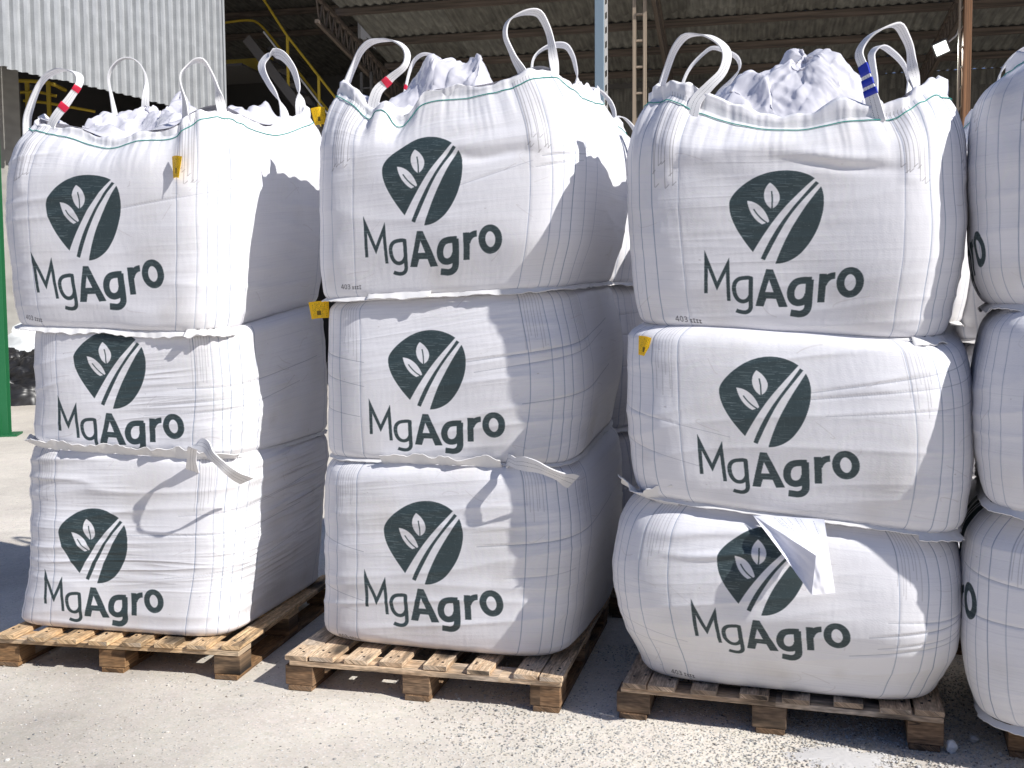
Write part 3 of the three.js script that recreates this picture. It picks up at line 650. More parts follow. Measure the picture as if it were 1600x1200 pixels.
  const stamp = (u, v, depth, wid) => { const i0 = Math.round(u / L * W), j0 = Math.round(v / VH * H), ru = Math.ceil(wid * 2 / L * W), rv = Math.ceil(wid * 2 / VH * H); for (let j = Math.max(0, j0 - rv); j <= Math.min(H - 1, j0 + rv); j++) for (let i = i0 - ru; i <= i0 + ru; i++) { const q = j * W + ((i % W) + W) % W, g = depth * gauss(Math.hypot((i - i0) * L / W, (j - j0) * VH / H) / wid); if (Math.abs(g) > Math.abs(stampMax[q] || 0)) { D[q] += g - (stampMax[q] || 0); stampMax[q] = g; } } };
  const stampMax = new Float32Array(W * H);
  seams.forEach(([t, s], k) => { for (let v = 0; v <= Hm; v += 0.003) stamp(seamU[k] + s + 0.012 * n3(t * 3, v * 3, S), v, -0.0007, 0.004); });
  for (const cr of o.creases || []) for (let q = 0; q <= 1; q += 0.004) stamp(uOf(cr[0]) + cr[2] * q, cr[1] + cr[3] * cr[2] * q, -0.004 * cr[4] * Math.sin(Math.PI * Math.min(1, q * 1.2 + 0.05)), 0.006);
  for (let i = 0; i < D.length; i++) D[i] = D[i] * 40 + 0.5;  // 25 mm from black to white
  return new THREE.MeshStandardMaterial({ map: canvasTex(c), bumpMap: dataTex(D, W, H), bumpScale: 0.025, roughness: 0.6, side: THREE.DoubleSide });
}
// bottom seam allowance: a thin wavy flap along the lower edge
function skirt(b, t0, t1, h = 0.02, w = 0.03, out = 0.012, side = -1) {
  const N = Math.max(24, Math.round((t1 - t0) * 40)), pts = [], wd = [], S = b.o.seed * 5;
  for (let i = 0; i <= N; i++) {
    const t = t0 + (t1 - t0) * i / N, p = surf(b, t, h, 0.004), q = sq(t), nx = q[0], nz = q[1], l = Math.hypot(nx, nz), c = Math.min(((t % 2) + 2) % 2, 2 - ((t % 2) + 2) % 2), e = gauss(c / 0.2);
    const lift = 0.45 + 0.9 * n3(t * 4 + S, 1, 2) + 0.6 * n3(t * 13 + S, 4, 2);
    const v = new THREE.Vector3(nx / l * (0.5 + lift + e), side * (1 + 0.4 * n3(t * 7 + S, 8, 1)), nz / l * (0.5 + lift + e)).normalize();
    p.addScaledVector(v, w * 0.45); pts.push(p); wd.push(v);
  }
  part('seam_flap', strip(pts, wd, (k) => w * (0.75 + 0.6 * n3(k * 18 * (t1 - t0) + S, 2, 9) + 0.3), 0.003), creamFabric, b.grp);
}
function makeLiner(b) {
  const l = b.o.liner, nr = 90, nt = 320, P = [], I = [], S = b.o.seed * 2.3;
  for (let j = 0; j <= nr; j++) for (let i = 0; i <= nt; i++) {
    const r = j / nr, t = 8 * i / nt, e = b.at(t, 1), q = r * 0.962;
    let x = lerp(b.o.rows[0][1], e.x, q), z = e.z * q;
    let y = lerp(l.y - b.yBase, e.y + 0.03, Math.pow(r, 3));
    const fade = sstep(1, 0.82, r);
    for (const [gx, gz, h, sx, sz, a] of l.bumps) { const dx = x - gx, dz = z - gz, ca = Math.cos(a || 0), sa = Math.sin(a || 0), ux = (dx * ca + dz * sa) / sx, uz = (-dx * sa + dz * ca) / sz; const q2 = ux * ux + uz * uz; y += h * Math.exp(-q2 * q2 * 0.7) * fade; }
    const wx = x + 0.05 * n3(x * 3 + S, z * 3, 2), wz = z + 0.05 * n3(x * 3 + S, z * 3, 31);
    let cr = 0, sx2 = 0, sz2 = 0;
    for (const [dx, dz, f, ph, am] of FOLDS) { // folded-sheet facets: triangle waves in many directions
      const q3 = (wx * dx + wz * dz + (y - e.y) * 0.35) * f + ph + S, w = 2 * Math.abs(q3 - Math.floor(q3) - 0.5) - 0.5, k = am * (0.5 + 1.1 * n3(x * 4 + ph, z * 4, S)), v = w * k;
      cr += v; sx2 += v * dx; sz2 += v * dz;
    }
    y += fade * l.crumple * cr; x += fade * l.crumple * 0.75 * sx2; z += fade * l.crumple * 0.75 * sz2;
    P.push(x, y, z);
    if (j && i) { const q3 = j * (nt + 1) + i, a = q3 - nt - 2; I.push(a, q3, a + 1, a, q3 - 1, q3); }
  }
  const g = new THREE.BufferGeometry(); g.setAttribute('position', new THREE.Float32BufferAttribute(P, 3)); g.setIndex(I); g.computeVertexNormals();
  const pa = g.attributes.position, na = g.attributes.normal;
  for (let q = 0; q < pa.count; q++) {
    const x = pa.getX(q), y = pa.getY(q), z = pa.getZ(q), r = Math.floor(q / (nt + 1)) / nr; let d = 0;
    for (const [dx, dz, f, ph, am] of FOLDS) { const w = (x * dx + z * dz + y * Math.sin(ph * 5) * 1.2) * f * 1.25 + ph * 3 + S; d += am * (2 * Math.abs(w - Math.floor(w) - 0.5) - 0.5) * (0.35 + 1.2 * Math.max(0, n3(x * 5 + ph * 2, y * 5, z * 5))); }
    d *= l.crumple * 0.3 * sstep(1, 0.86, r);
    pa.setXYZ(q, x + na.getX(q) * d, y + na.getY(q) * d, z + na.getZ(q) * d);
  }
  g.computeVertexNormals();
  part('inner_liner', g, linerM, b.grp);
}
const FOLDS = [];
srand(4242);
for (let i = 0; i < 34; i++) { const a = rnd() * 6.283, f = i < 5 ? rr(2.5, 4.5) : i < 14 ? rr(5, 9) : i < 24 ? rr(10, 16) : rr(18, 28); FOLDS.push([Math.cos(a), Math.sin(a), f, rnd() * 9, 3.6 / f * rr(0.6, 1.2)]); }
const linerM = new THREE.MeshPhysicalMaterial({ color: new THREE.Color().setRGB(0.79, 0.78, 0.83), roughness: 0.22, transmission: 0.2, thickness: 0, side: THREE.DoubleSide });
function loop(b, pts, marks = [], w = 0.048, wd0 = [1, 0, 0.15], wd1 = [0.1, 0, -1], mid) {
  const base0 = b.yBase, c = new THREE.CatmullRomCurve3(pts.map((p) => new THREE.Vector3(p[0], p[1] - base0, p[2])), false, 'centripetal'), N = 60, P = c.getSpacedPoints(N);
  const a = new THREE.Vector3(...wd0), e = new THREE.Vector3(...wd1), d = P[N].clone().sub(P[0]); d.y = 0; d.normalize();
  const m = mid ? new THREE.Vector3(...mid) : new THREE.Vector3(-d.z, 0.15, d.x);
  if (m.dot(a) < 0 && !mid) m.negate();
  const W = P.map((_, i) => { const k = i / N, v = new THREE.Vector3(); (k < 0.5 ? v.copy(a).lerp(m, sstep(0.0, 0.4, k)) : v.copy(m).lerp(e, sstep(0.6, 1, k))).normalize(); const z = pts[0][0] * 31 + pts[0][1] * 17; v.x += 0.5 * n3(k * 4, z, 1); v.y += 0.35 * n3(k * 4, z, 5); v.z += 0.5 * n3(k * 4, z, 9); return v; });
  P.forEach((q, i) => { const k = i / N, z = pts[0][0] * 13, f = Math.sin(Math.PI * k); q.x += f * 0.012 * n3(k * 7, z, 2); q.y += f * 0.01 * n3(k * 7, z, 6); q.z += f * 0.015 * n3(k * 7, z, 11); });
  const width = (k) => w * (0.54 + 0.46 * sstep(0.32, 0.02, Math.min(k, 1 - k)) + 0.3 * gauss((k - 0.5) / 0.16));
  const mesh = part('lifting_loop', strip(P, W, width, 0.0055, 0.12), strapM, b.grp);
  for (const [k0, k1, mt] of marks) {
    const i0 = Math.round(k0 * N), i1 = Math.max(i0 + 1, Math.round(k1 * N));
    part('colour_mark', strip(P.slice(i0, i1 + 1), W.slice(i0, i1 + 1), width((k0 + k1) / 2) + 0.003, 0.009), mt, mesh);
  }
  return mesh;
}
function label(b, t, h, dirX, dirZ, w = 0.05, hgt = 0.07, turn = 0) {
  const p = surf(b, t, h, 0.004), nx = 5, P = [], UV = [], I = [], d = new THREE.Vector3(dirX, 0, dirZ).normalize(), up = new THREE.Vector3(Math.sin(turn) * d.x, Math.cos(turn), Math.sin(turn) * d.z);
  const pts = [], wd = [];
  for (let i = 0; i <= 8; i++) { const k = i / 8; pts.push(p.clone().addScaledVector(d, w * k).add(new THREE.Vector3(0.004 * Math.sin(k * 5), -0.006 * k * k, 0.006 * Math.sin(k * 4)))); wd.push(up.clone()); }
  return part('label_tag', strip(pts, wd, hgt, 0.002, w), tagM, b.grp);
}

// bottom and top heights: front-left, front-right, back-right, back-left
const POS = { A: [-1.53, -4.863], B: [-0.126, -4.493], C: [1.128, -4.117], D: [2.262, -3.72], E: [0.18, -5.72], F: [1.6, -5.15], G: [2.6, -4.92] };
const frontOf = (b) => b.uOf(1);
const bags = {};
// ---- left stack
bags.A3 = makeBag({ pos: POS.A, yaw: 13, seed: 1, bottom: [0.144, 0.144, 0.144, 0.144], top: [0.965, 0.925, 0.93, 0.95],
  rows: [[0, -0.05, 0.524], [0.06, -0.045, 0.519], [0.35, -0.01, 0.527], [0.68, 0.008, 0.532], [0.9, 0.025, 0.534], [1, 0.03, 0.509]], rb: 0.035, rt: 0.055, n0: 8,
  wrinkle: 1.5, slope: 0.05, fold: 0.008, wrinkleAt: (u, v, b) => sstep(0.12, 0.3, v) * (0.35 + 0.9 * sstep(b.uOf(0.2), b.uOf(1.6), u)), logo: [0.58, 0.031, 0.036, 0.487, -0.077, 0.281], skirts: [],
  creases: [[1.4, 0.25, 0.75, 0.12, 0.7], [0.9, 0.42, 1.1, 0.06, 0.8], [1.5, 0.52, 0.8, 0.1, 0.6], [2.0, 0.55, 0.9, 0.1, 0.8]],
  label: 'bottom bag of the left stack, wrinkled, a loop standing out of its top edge' });
bags.A2 = makeBag({ pos: POS.A, yaw: 15, seed: 2, bottom: [0.94, 0.895, 0.91, 0.93], top: [1.455, 1.42, 1.55, 1.52],
  rows: [[0, 0.03, 0.514], [0.1, 0.03, 0.517], [0.5, 0.039, 0.522], [0.9, 0.033, 0.515], [1, 0.03, 0.509]], rt: 0.045, wrinkle: 0.8, slope: 0.12, wrinkleAt: (u, v, b) => sstep(b.uOf(0.6), b.uOf(1.5), u) + 0.15,
  creases: [[1.2, 0.16, 0.9, 0.1, 0.7], [1.25, 0.2, 0.5, 0.12, 0.7], [1.5, 0.28, 0.95, 0.05, 0.9]], logo: [0.606, 0.021, -0.012, 0.498, -0.006, 0.253],
  skirts: [[-0.6, 4.2, 0.02, 0.018]], label: 'middle bag of the left stack, its emblem half hidden by the bag above' });
bags.A1 = makeBag({ pos: POS.A, yaw: 16, seed: 3, bottom: [1.435, 1.40, 1.53, 1.50],
  rim: [[0, 2.306], [0.3, 2.279], [0.6, 2.249], [1, 2.186], [1.3, 2.212], [1.6, 2.226], [1.8, 2.281], [2, 2.31], [2.2, 2.318], [2.6, 2.294], [3, 2.299], [3.6, 2.391], [4, 2.43], [4.6, 2.36], [5, 2.33], [5.5, 2.37], [6, 2.42], [6.5, 2.36], [7, 2.31], [7.6, 2.33]],
  rows: [[0, -0.03, 0.509], [0.08, -0.02, 0.527], [0.25, -0.015, 0.545], [0.5, -0.007, 0.559], [0.75, 0.005, 0.557], [0.9, 0.014, 0.534], [1, 0.02, 0.484]],
  liner: { y: 2.28, bumps: [[-0.2, -0.1, 0.12, 0.3, 0.25], [0.2, -0.05, 0.1, 0.25, 0.25]], crumple: 0.034 }, wrinkle: 0.16, slope: 0.05, logo: [0.642, -0.007, 0.015, 0.563, -0.018, 0.38], stencil: [0.22, 0.045, 0.1],
  creases: [[1.1, 0.5, 0.55, 0.16, 0.5]],
  skirts: [[-0.6, 4.2, 0.02, 0.03], [1.75, 2.25, 0.03, 0.05]], label: 'top bag of the left stack, with four loops and a yellow tag on its front' });
// ---- middle stack
bags.B3 = makeBag({ pos: POS.B, fwd: -0.06, yaw: 17, seed: 4, bottom: [0.144, 0.144, 0.144, 0.144], top: [0.925, 0.925, 1.01, 0.99],
  rows: [[0, -0.061, 0.494], [0.06, -0.056, 0.539], [0.3, -0.042, 0.556], [0.62, -0.028, 0.566], [0.88, -0.032, 0.554], [1, -0.036, 0.529]], rt: 0.085, n0: 7, wrinkle: 0.3, slope: 0.1, logo: [0.589, 0.02, 0.003, 0.503, -0.007, 0.361], stencil: [0.2, 0.03, 0.05],
  creases: [[7.4, 0.5, 0.5, -0.2, 0.8], [7.4, 0.3, 0.5, -0.2, 0.8], [1.3, 0.45, 0.9, 0.1, 0.9], [1.5, 0.33, 0.3, 0.1, 0.6]],
  skirts: [], label: 'bottom bag of the middle stack, folded white loop over its top right' });
bags.B2 = makeBag({ pos: POS.B, fwd: -0.08, yaw: 16, seed: 5, bottom: [0.90, 0.90, 0.99, 0.97], top: [1.545, 1.58, 1.64, 1.61],
  rows: [[0, -0.041, 0.529], [0.12, -0.036, 0.539], [0.4, -0.022, 0.554], [0.65, -0.025, 0.554], [0.92, -0.046, 0.534], [1, -0.046, 0.514]], rt: 0.05, wrinkle: 0.4, slope: 0.13, logo: [0.57, 0.025, -0.014, 0.473, -0.012, 0.284],
  creases: [[7.5, 0.47, 0.42, -0.16, 1], [7.5, 0.39, 0.42, -0.2, 0.9], [7.5, 0.24, 0.4, -0.14, 0.8], [1.2, 0.4, 0.95, 0.12, 1], [1.25, 0.36, 0.8, 0.14, 0.7], [1.6, 0.24, 0.7, 0.12, 1]],
  skirts: [[-0.6, 4.2, 0.02, 0.016]], label: 'middle bag of the middle stack, grid creases, yellow tag at upper left corner' });
bags.B1 = makeBag({ pos: POS.B, fwd: -0.06, yaw: 17, seed: 6, bottom: [1.53, 1.57, 1.62, 1.60],
  rim: [[0, 2.375], [0.25, 2.332], [0.45, 2.26], [0.55, 2.288], [0.7, 2.227], [0.9, 2.312], [1.3, 2.323], [1.6, 2.342], [1.9, 2.388], [2.1, 2.389], [2.4, 2.366], [3, 2.387], [3.6, 2.421], [4, 2.451], [4.6, 2.4], [5, 2.36], [5.6, 2.4], [6, 2.44], [6.5, 2.38], [7, 2.35], [7.6, 2.38]],
  rows: [[0, -0.051, 0.524], [0.1, -0.042, 0.542], [0.25, -0.025, 0.564], [0.5, -0.012, 0.574], [0.72, -0.016, 0.568], [0.88, -0.031, 0.534], [1, -0.039, 0.481]],
  folds: [[0.55, 2.27, 0.1, 0.05, 0.035, 0.05], [1.4, 2.08, 0.3, 0.018, -0.009, 0.02], [1.35, 2.13, 0.35, 0.03, 0.01, 0.02], [1.2, 2.19, 0.3, 0.03, 0.008, 0.1]],
  liner: { y: 2.3, bumps: [[-0.08, 0.14, 0.2, 0.17, 0.09, 0.3], [0.03, 0.1, 0.07, 0.08, 0.07], [-0.25, 0.1, 0.08, 0.14, 0.14]], crumple: 0.028 }, wrinkle: 0.2, slope: 0.06, logo: [0.577, 0.039, -0.004, 0.521, -0.006, 0.349], stencil: [0.26, 0.05, 0.05],
  creases: [[1.15, 0.41, 0.3, 0.25, 0.5], [1.75, 0.5, 0.2, 0.02, 1], [1.7, 0.46, 0.2, 0.1, 0.7]],
  skirts: [[-0.6, 4.2, 0.02, 0.02], [0.5, 1.0, 0.03, 0.03]], label: 'top bag of the middle stack, tall loops, plastic poking out of its mouth' });
// ---- right stack
bags.C3 = makeBag({ pos: POS.C, fwd: 0.02, lean: 0.08, yaw: 18, seed: 7, bottom: [0.144, 0.144, 0.144, 0.144], top: [0.86, 0.775, 0.82, 0.86],
  rows: [[0, -0.03, 0.525], [0.1, -0.025, 0.541], [0.28, -0.028, 0.583], [0.55, -0.033, 0.603], [0.8, -0.028, 0.593], [1, -0.02, 0.541]], rb: 0.05, rt: 0.1, n0: 6, wrinkle: 0.45, slope: 0.16, wrinkleAt: (u, v, b) => 0.3 + sstep(b.uOf(1.2), b.uOf(1.8), u), logo: [0.525, 0.003, -0.027, 0.456, -0.015, 0.386], stencil: [0.26, 0.03, 0.08], 
  folds: [[0.75, 0.73, 0.35, 0.018, 0.016, -0.01], [0.75, 0.66, 0.3, 0.014, 0.014, -0.01]],
  creases: [[7.3, 0.33, 0.6, -0.25, 0.6], [7.4, 0.25, 0.5, -0.2, 0.5], [1.5, 0.28, 0.45, 0.18, 1], [1.4, 0.2, 0.5, 0.2, 0.8], [1.55, 0.24, 0.4, 0.2, 0.7], [1.6, 0.34, 0.6, 0.06, 0.7]],
  skirts: [], label: 'bottom bag of the right stack, bulging, with a white paper hanging over its emblem' });
bags.C2 = makeBag({ pos: POS.C, fwd: 0.12, yaw: 19, seed: 8, bottom: [0.835, 0.75, 0.79, 0.83], top: [1.455, 1.40, 1.51, 1.52],
  rows: [[0, 0.017, 0.549], [0.15, 0.017, 0.574], [0.4, 0.018, 0.594], [0.7, 0.009, 0.594], [0.92, -0.007, 0.576], [1, -0.01, 0.544]], rt: 0.07, wrinkle: 0.36, slope: 0.1, wrinkleAt: (u, v, b) => 0.35 + sstep(b.uOf(1.1), b.uOf(1.7), u), logo: [0.529, -0.018, -0.016, 0.462, -0.036, 0.311],
  creases: [[7.5, 0.36, 0.6, -0.16, 0.6], [7.5, 0.25, 0.5, -0.2, 0.6], [1.1, 0.43, 0.6, 0.2, 0.8], [1.0, 0.4, 0.7, 0.15, 0.7], [1.2, 0.36, 0.6, 0.12, 0.6]],
  skirts: [[-0.6, 4.2, 0.02, 0.014], [1.75, 2.2, 0.02, 0.04]], label: 'middle bag of the right stack, with a yellow tag at its upper left' });
bags.C1 = makeBag({ pos: POS.C, fwd: 0.12, yaw: 20, seed: 9, bottom: [1.436, 1.381, 1.497, 1.50],
  rim: [[0, 2.24], [0.2, 2.239], [0.45, 2.182], [0.8, 2.112], [1.1, 2.096], [1.4, 2.115], [1.7, 2.119], [1.85, 2.164], [2.1, 2.201], [2.5, 2.181], [3, 2.208], [4, 2.265], [4.6, 2.2], [5, 2.16], [5.6, 2.22], [6, 2.27], [6.5, 2.22], [7, 2.18], [7.6, 2.23]],
  rows: [[0, 0, 0.516], [0.12, 0, 0.536], [0.35, 0.006, 0.563], [0.6, 0, 0.572], [0.82, -0.002, 0.564], [0.93, -0.004, 0.536], [1, -0.004, 0.501]],
  folds: [[1.3, 1.965, 0.3, 0.018, -0.01, -0.05], [1.15, 2.0, 0.35, 0.025, 0.012, -0.04], [0.9, 2.045, 0.3, 0.02, 0.012, 0.02], [0.5, 2.03, 0.3, 0.05, 0.014, -0.12]],
  liner: { y: 2.1, bumps: [[-0.02, -0.02, 0.3, 0.29, 0.25], [-0.03, -0.05, 0.08, 0.05, 0.05], [0.16, 0.0, 0.04, 0.12, 0.15]], crumple: 0.036 }, wrinkle: 0.2, slope: 0.05, logo: [0.532, 0.017, -0.047, 0.475, 0.006, 0.305], stencil: [0.3, 0.03, 0.05],
  skirts: [[-0.6, 4.2, 0.015, 0.012], [1.8, 2.2, 0.02, 0.045]], label: 'top bag of the right stack, heaped with crumpled clear liner' });
// ---- stack cut by the right edge: print turned to the left side
bags.D3 = makeBag({ pos: POS.D, fwd: 0.15, yaw: 23, seed: 10, nu: 200, nh: 80, bottom: [0.144, 0.144, 0.144, 0.144], top: [0.87, 0.84, 0.86, 0.9],
  rows: [[0, 0, 0.54], [0.2, 0, 0.585], [0.5, 0, 0.605], [0.8, 0, 0.6], [1, 0, 0.54]], rb: 0.05, rt: 0.13, face: 7, logo: [0.56, 0.01, 0, 0.56, 0.255, 0.53], wrinkle: 0.4,
  creases: [[7.7, 0.5, 0.5, -0.1, 0.8], [7.7, 0.36, 0.5, -0.04, 0.8]],
  skirts: [[5, 10.5, 0.015, 0.03]], label: 'bottom bag of the stack cut by the right edge, last printed letters showing' });
bags.D2 = makeBag({ pos: POS.D, fwd: 0.22, yaw: 23, seed: 11, nu: 200, nh: 80, bottom: [0.86, 0.83, 0.86, 0.9], top: [1.5, 1.47, 1.5, 1.52],
  rows: [[0, 0.02, 0.56], [0.3, 0.02, 0.595], [0.6, 0.02, 0.6], [1, 0.02, 0.56]], rt: 0.1, wrinkle: 0.15,
  skirts: [[5, 10.5, 0.02, 0.03]], label: 'middle bag of the stack cut by the right edge, plain side showing' });
bags.D1 = makeBag({ pos: POS.D, fwd: 0.15, yaw: 23, seed: 12, nu: 200, nh: 80, bottom: [1.49, 1.46, 1.5, 1.5],
  rim: [[0, 2.27], [0.5, 2.34], [1, 2.36], [1.5, 2.4], [2, 2.45], [2.5, 2.35], [3, 2.3], [4, 2.4], [5, 2.3], [6, 2.35], [7, 2.22], [7.6, 2.25]],
  rows: [[0, 0, 0.53], [0.12, 0, 0.58], [0.4, 0, 0.606], [0.7, 0, 0.6], [0.9, 0, 0.57], [1, 0, 0.5]], liner: { y: 2.2, bumps: [[-0.3, 0, 0.1, 0.2, 0.3]], crumple: 0.04 }, face: 7, logo: [0.56, 0.01, 0, 0.56, 0.235, 0.332], wrinkle: 0.2,
  skirts: [[5, 10.5, 0.02, 0.03]], label: 'top bag of the stack cut by the right edge, dark letters on its left side' });
// ---- second row
const rowGroup = 'white bulk bags in the second row';
const WHO = { middle: 'behind the middle stack', right: 'behind the right stack', edge: 'behind the stack cut by the right edge' };
const lowR = [[0, 0, 0.53], [0.3, 0, 0.565], [0.6, 0, 0.57], [1, 0, 0.53]];
for (const [k, s, yaw, h1, h2, h3, who] of [['E', 20, 16, 0.9, 1.62, 2.36, 'middle'], ['F', 30, 18, 0.8, 1.42, 2.2, 'right'], ['G', 40, 21, 0.75, 1.34, 2.3, 'edge']]) {
  const opt = { pos: POS[k], nu: 120, nh: 50, small: true, group: rowGroup, skirts: [[5, 13]] };
  const b3 = bags[k + '3'] = makeBag({ ...opt, yaw, seed: s, bottom: [0.144, 0.144, 0.144, 0.144], top: [h1 + 0.02, h1 + 0.02, h1 + 0.02, h1 + 0.02], rows: lowR, wrinkle: 0.5, creases: [[1.2, 0.3, 0.9, 0.05, 1], [1.2, 0.45, 0.9, 0.05, 1]], label: `bottom bag of the second row stack ${WHO[who]}` });
  bags[k + '2'] = makeBag({ ...opt, yaw: yaw + 1, seed: s + 1, bottom: [h1, h1, h1, h1], top: [h2 + 0.02, h2 + 0.02, h2 + 0.02, h2 + 0.02], rows: lowR, wrinkle: 0.5, creases: [[1.2, 0.3, 0.9, 0.05, 1], [1.2, 0.45, 0.9, 0.05, 1], [1.2, 0.55, 0.9, 0.05, 1]], label: `middle bag of the second row stack ${WHO[who]}` });
  bags[k + '1'] = makeBag({ ...opt, yaw: yaw - 1, seed: s + 2, bottom: [h2, h2, h2, h2], rim: [0, 1, 2, 3, 4, 5, 6, 7].map((t) => [t, h3 + (t % 2 ? -0.06 : 0.05)]), rows: [[0, 0, 0.53], [0.3, 0, 0.57], [0.7, 0, 0.58], [0.9, 0, 0.55], [1, 0, 0.48]], liner: { y: h3 - 0.08, bumps: [[0, 0, 0.08, 0.3, 0.3]], crumple: 0.04 }, wrinkle: 0.2, label: `top bag of the second row stack ${WHO[who]}` });
}
// ---- loops
const fw = [1, 0, 0.1], sw = [0.1, 0, -1];
loop(bags.A1, [[-0.515, 2.27, 0.35], [-0.495, 2.369, 0.36], [-0.376, 2.525, 0.378], [-0.279, 2.533, 0.397], [-0.189, 2.504, 0.415], [-0.166, 2.47, 0.433], [-0.199, 2.405, 0.452], [-0.278, 2.305, 0.47], [-0.3, 2.25, 0.47]], [[0.7, 0.735, redM], [0.82, 0.855, redM]], 0.046, sw, fw);
loop(bags.A1, [[-0.58, 2.36, -0.36], [-0.586, 2.493, -0.36], [-0.612, 2.713, -0.37], [-0.553, 2.774, -0.38], [-0.496, 2.776, -0.39], [-0.442, 2.72, -0.4], [-0.43, 2.636, -0.41], [-0.461, 2.38, -0.42]], [], 0.05, sw, fw);
loop(bags.A1, [[0.35, 2.2, 0.46], [0.345, 2.331, 0.45], [0.325, 2.471, 0.435], [0.355, 2.518, 0.42], [0.405, 2.523, 0.405], [0.436, 2.473, 0.39], [0.454, 2.397, 0.375], [0.475, 2.24, 0.36]], [], 0.05, fw, sw);
loop(bags.A1, [[0.4, 2.38, -0.3], [0.384, 2.469, -0.3], [0.303, 2.591, -0.317], [0.266, 2.687, -0.334], [0.298, 2.728, -0.351], [0.357, 2.722, -0.369], [0.404, 2.659, -0.386], [0.42, 2.559, -0.403], [0.43, 2.37, -0.42]], [], 0.06, sw, [1, 0, -0.2]);
loop(bags.B1, [[-0.478, 2.3, 0.36], [-0.473, 2.415, 0.36], [-0.417, 2.514, 0.371], [-0.351, 2.574, 0.383], [-0.282, 2.577, 0.394], [-0.211, 2.549, 0.405], [-0.182, 2.515, 0.416], [-0.189, 2.467, 0.427], [-0.253, 2.403, 0.439], [-0.297, 2.36, 0.45], [-0.32, 2.27, 0.46]], [[0.8, 0.835, redM]], 0.046, sw, fw);
loop(bags.B1, [[-0.52, 2.4, -0.36], [-0.516, 2.518, -0.36], [-0.5, 2.598, -0.37], [-0.477, 2.684, -0.38], [-0.416, 2.704, -0.39], [-0.356, 2.678, -0.4], [-0.332, 2.632, -0.41], [-0.336, 2.4, -0.42]], [[0.2, 0.24, redM]], 0.046, sw, fw);
loop(bags.B1, [[0.32, 2.28, 0.46], [0.303, 2.383, 0.45], [0.259, 2.462, 0.439], [0.231, 2.547, 0.427], [0.24, 2.598, 0.416], [0.285, 2.623, 0.405], [0.349, 2.619, 0.394], [0.373, 2.59, 0.383], [0.392, 2.513, 0.371], [0.412, 2.3, 0.36]], [], 0.05, fw, sw);
loop(bags.B1, [[0.13, 2.4, -0.3], [0.129, 2.576, -0.3], [0.139, 2.643, -0.32], [0.186, 2.678, -0.34], [0.261, 2.684, -0.36], [0.296, 2.644, -0.38], [0.308, 2.58, -0.4], [0.32, 2.38, -0.42]], [], 0.06, sw, fw);
loop(bags.C1, [[-0.465, 2.15, 0.4], [-0.445, 2.27, 0.4], [-0.4, 2.374, 0.413], [-0.352, 2.444, 0.425], [-0.286, 2.444, 0.438], [-0.221, 2.404, 0.45], [-0.201, 2.368, 0.463], [-0.216, 2.31, 0.475], [-0.254, 2.257, 0.487], [-0.301, 2.2, 0.5], [-0.32, 2.1, 0.52]], [], 0.05, sw, fw);
loop(bags.C1, [[-0.53, 2.25, -0.36], [-0.517, 2.416, -0.36], [-0.463, 2.533, -0.369], [-0.399, 2.589, -0.377], [-0.334, 2.574, -0.386], [-0.292, 2.546, -0.394], [-0.282, 2.503, -0.403], [-0.315, 2.454, -0.411], [-0.366, 2.393, -0.42], [-0.4, 2.22, -0.42]], [], 0.05, sw, fw);
loop(bags.C1, [[0.29, 2.09, 0.51], [0.266, 2.182, 0.5], [0.241, 2.266, 0.487], [0.229, 2.324, 0.475], [0.259, 2.375, 0.463], [0.309, 2.403, 0.45], [0.345, 2.405, 0.438], [0.37, 2.367, 0.425], [0.387, 2.305, 0.413], [0.42, 2.12, 0.4]], [[0.13, 0.165, blueM], [0.19, 0.215, blueM], [0.235, 0.285, blueM]], 0.05, fw, sw);
loop(bags.C1, [[0.27, 2.2, -0.3], [0.263, 2.351, -0.3], [0.252, 2.445, -0.32], [0.246, 2.501, -0.34], [0.277, 2.531, -0.36], [0.326, 2.503, -0.38], [0.369, 2.447, -0.4], [0.39, 2.377, -0.42], [0.41, 2.22, -0.42]], [], 0.05, sw, fw);
loop(bags.A3, [[0.33, 0.83, 0.5], [0.353, 0.868, 0.55], [0.385, 0.93, 0.6], [0.43, 0.975, 0.64], [0.48, 0.97, 0.67], [0.535, 0.92, 0.68], [0.585, 0.86, 0.64], [0.6, 0.82, 0.56]], [], 0.06, [1, 0, 0.2], [0.75, 0.6, 0.2], [0.75, 0.55, 0.3]);
loop(bags.B3, [[0.22, 0.9, 0.46], [0.243, 0.92, 0.5], [0.319, 0.93, 0.6], [0.411, 0.92, 0.65], [0.489, 0.885, 0.62], [0.518, 0.86, 0.55]], [], 0.065, [0.2, 0.8, 0.5], [0.3, 0.7, 0.3], [0.25, 0.9, 0.35]);
for (const b of [bags.E1, bags.F1]) for (const [x, z] of [[-0.42, 0.4], [0.42, 0.4], [0.42, -0.4], [-0.42, -0.4]]) {
  const y = b.yBase + b.Hm, s = Math.sign(x);
  loop(b, [[x, y - 0.06, z - 0.05], [x + s * 0.02, y + 0.12, z - 0.04], [x - s * 0.05, y + 0.22, z], [x - s * 0.12, y + 0.2, z + 0.04], [x - s * 0.14, y + 0.08, z + 0.06], [x - s * 0.14, y - 0.08, z + 0.06]], [], 0.05, sw, fw);
}
for (const [x, z] of [[-0.4, 0.4], [0.4, 0.4], [-0.46, -0.38]]) loop(bags.D1, [[x, 2.2, z], [x - 0.04, 2.36, z], [x + 0.04, 2.48, z], [x + 0.14, 2.46, z], [x + 0.16, 2.32, z], [x + 0.16, 2.2, z]], [], 0.05, sw, fw);
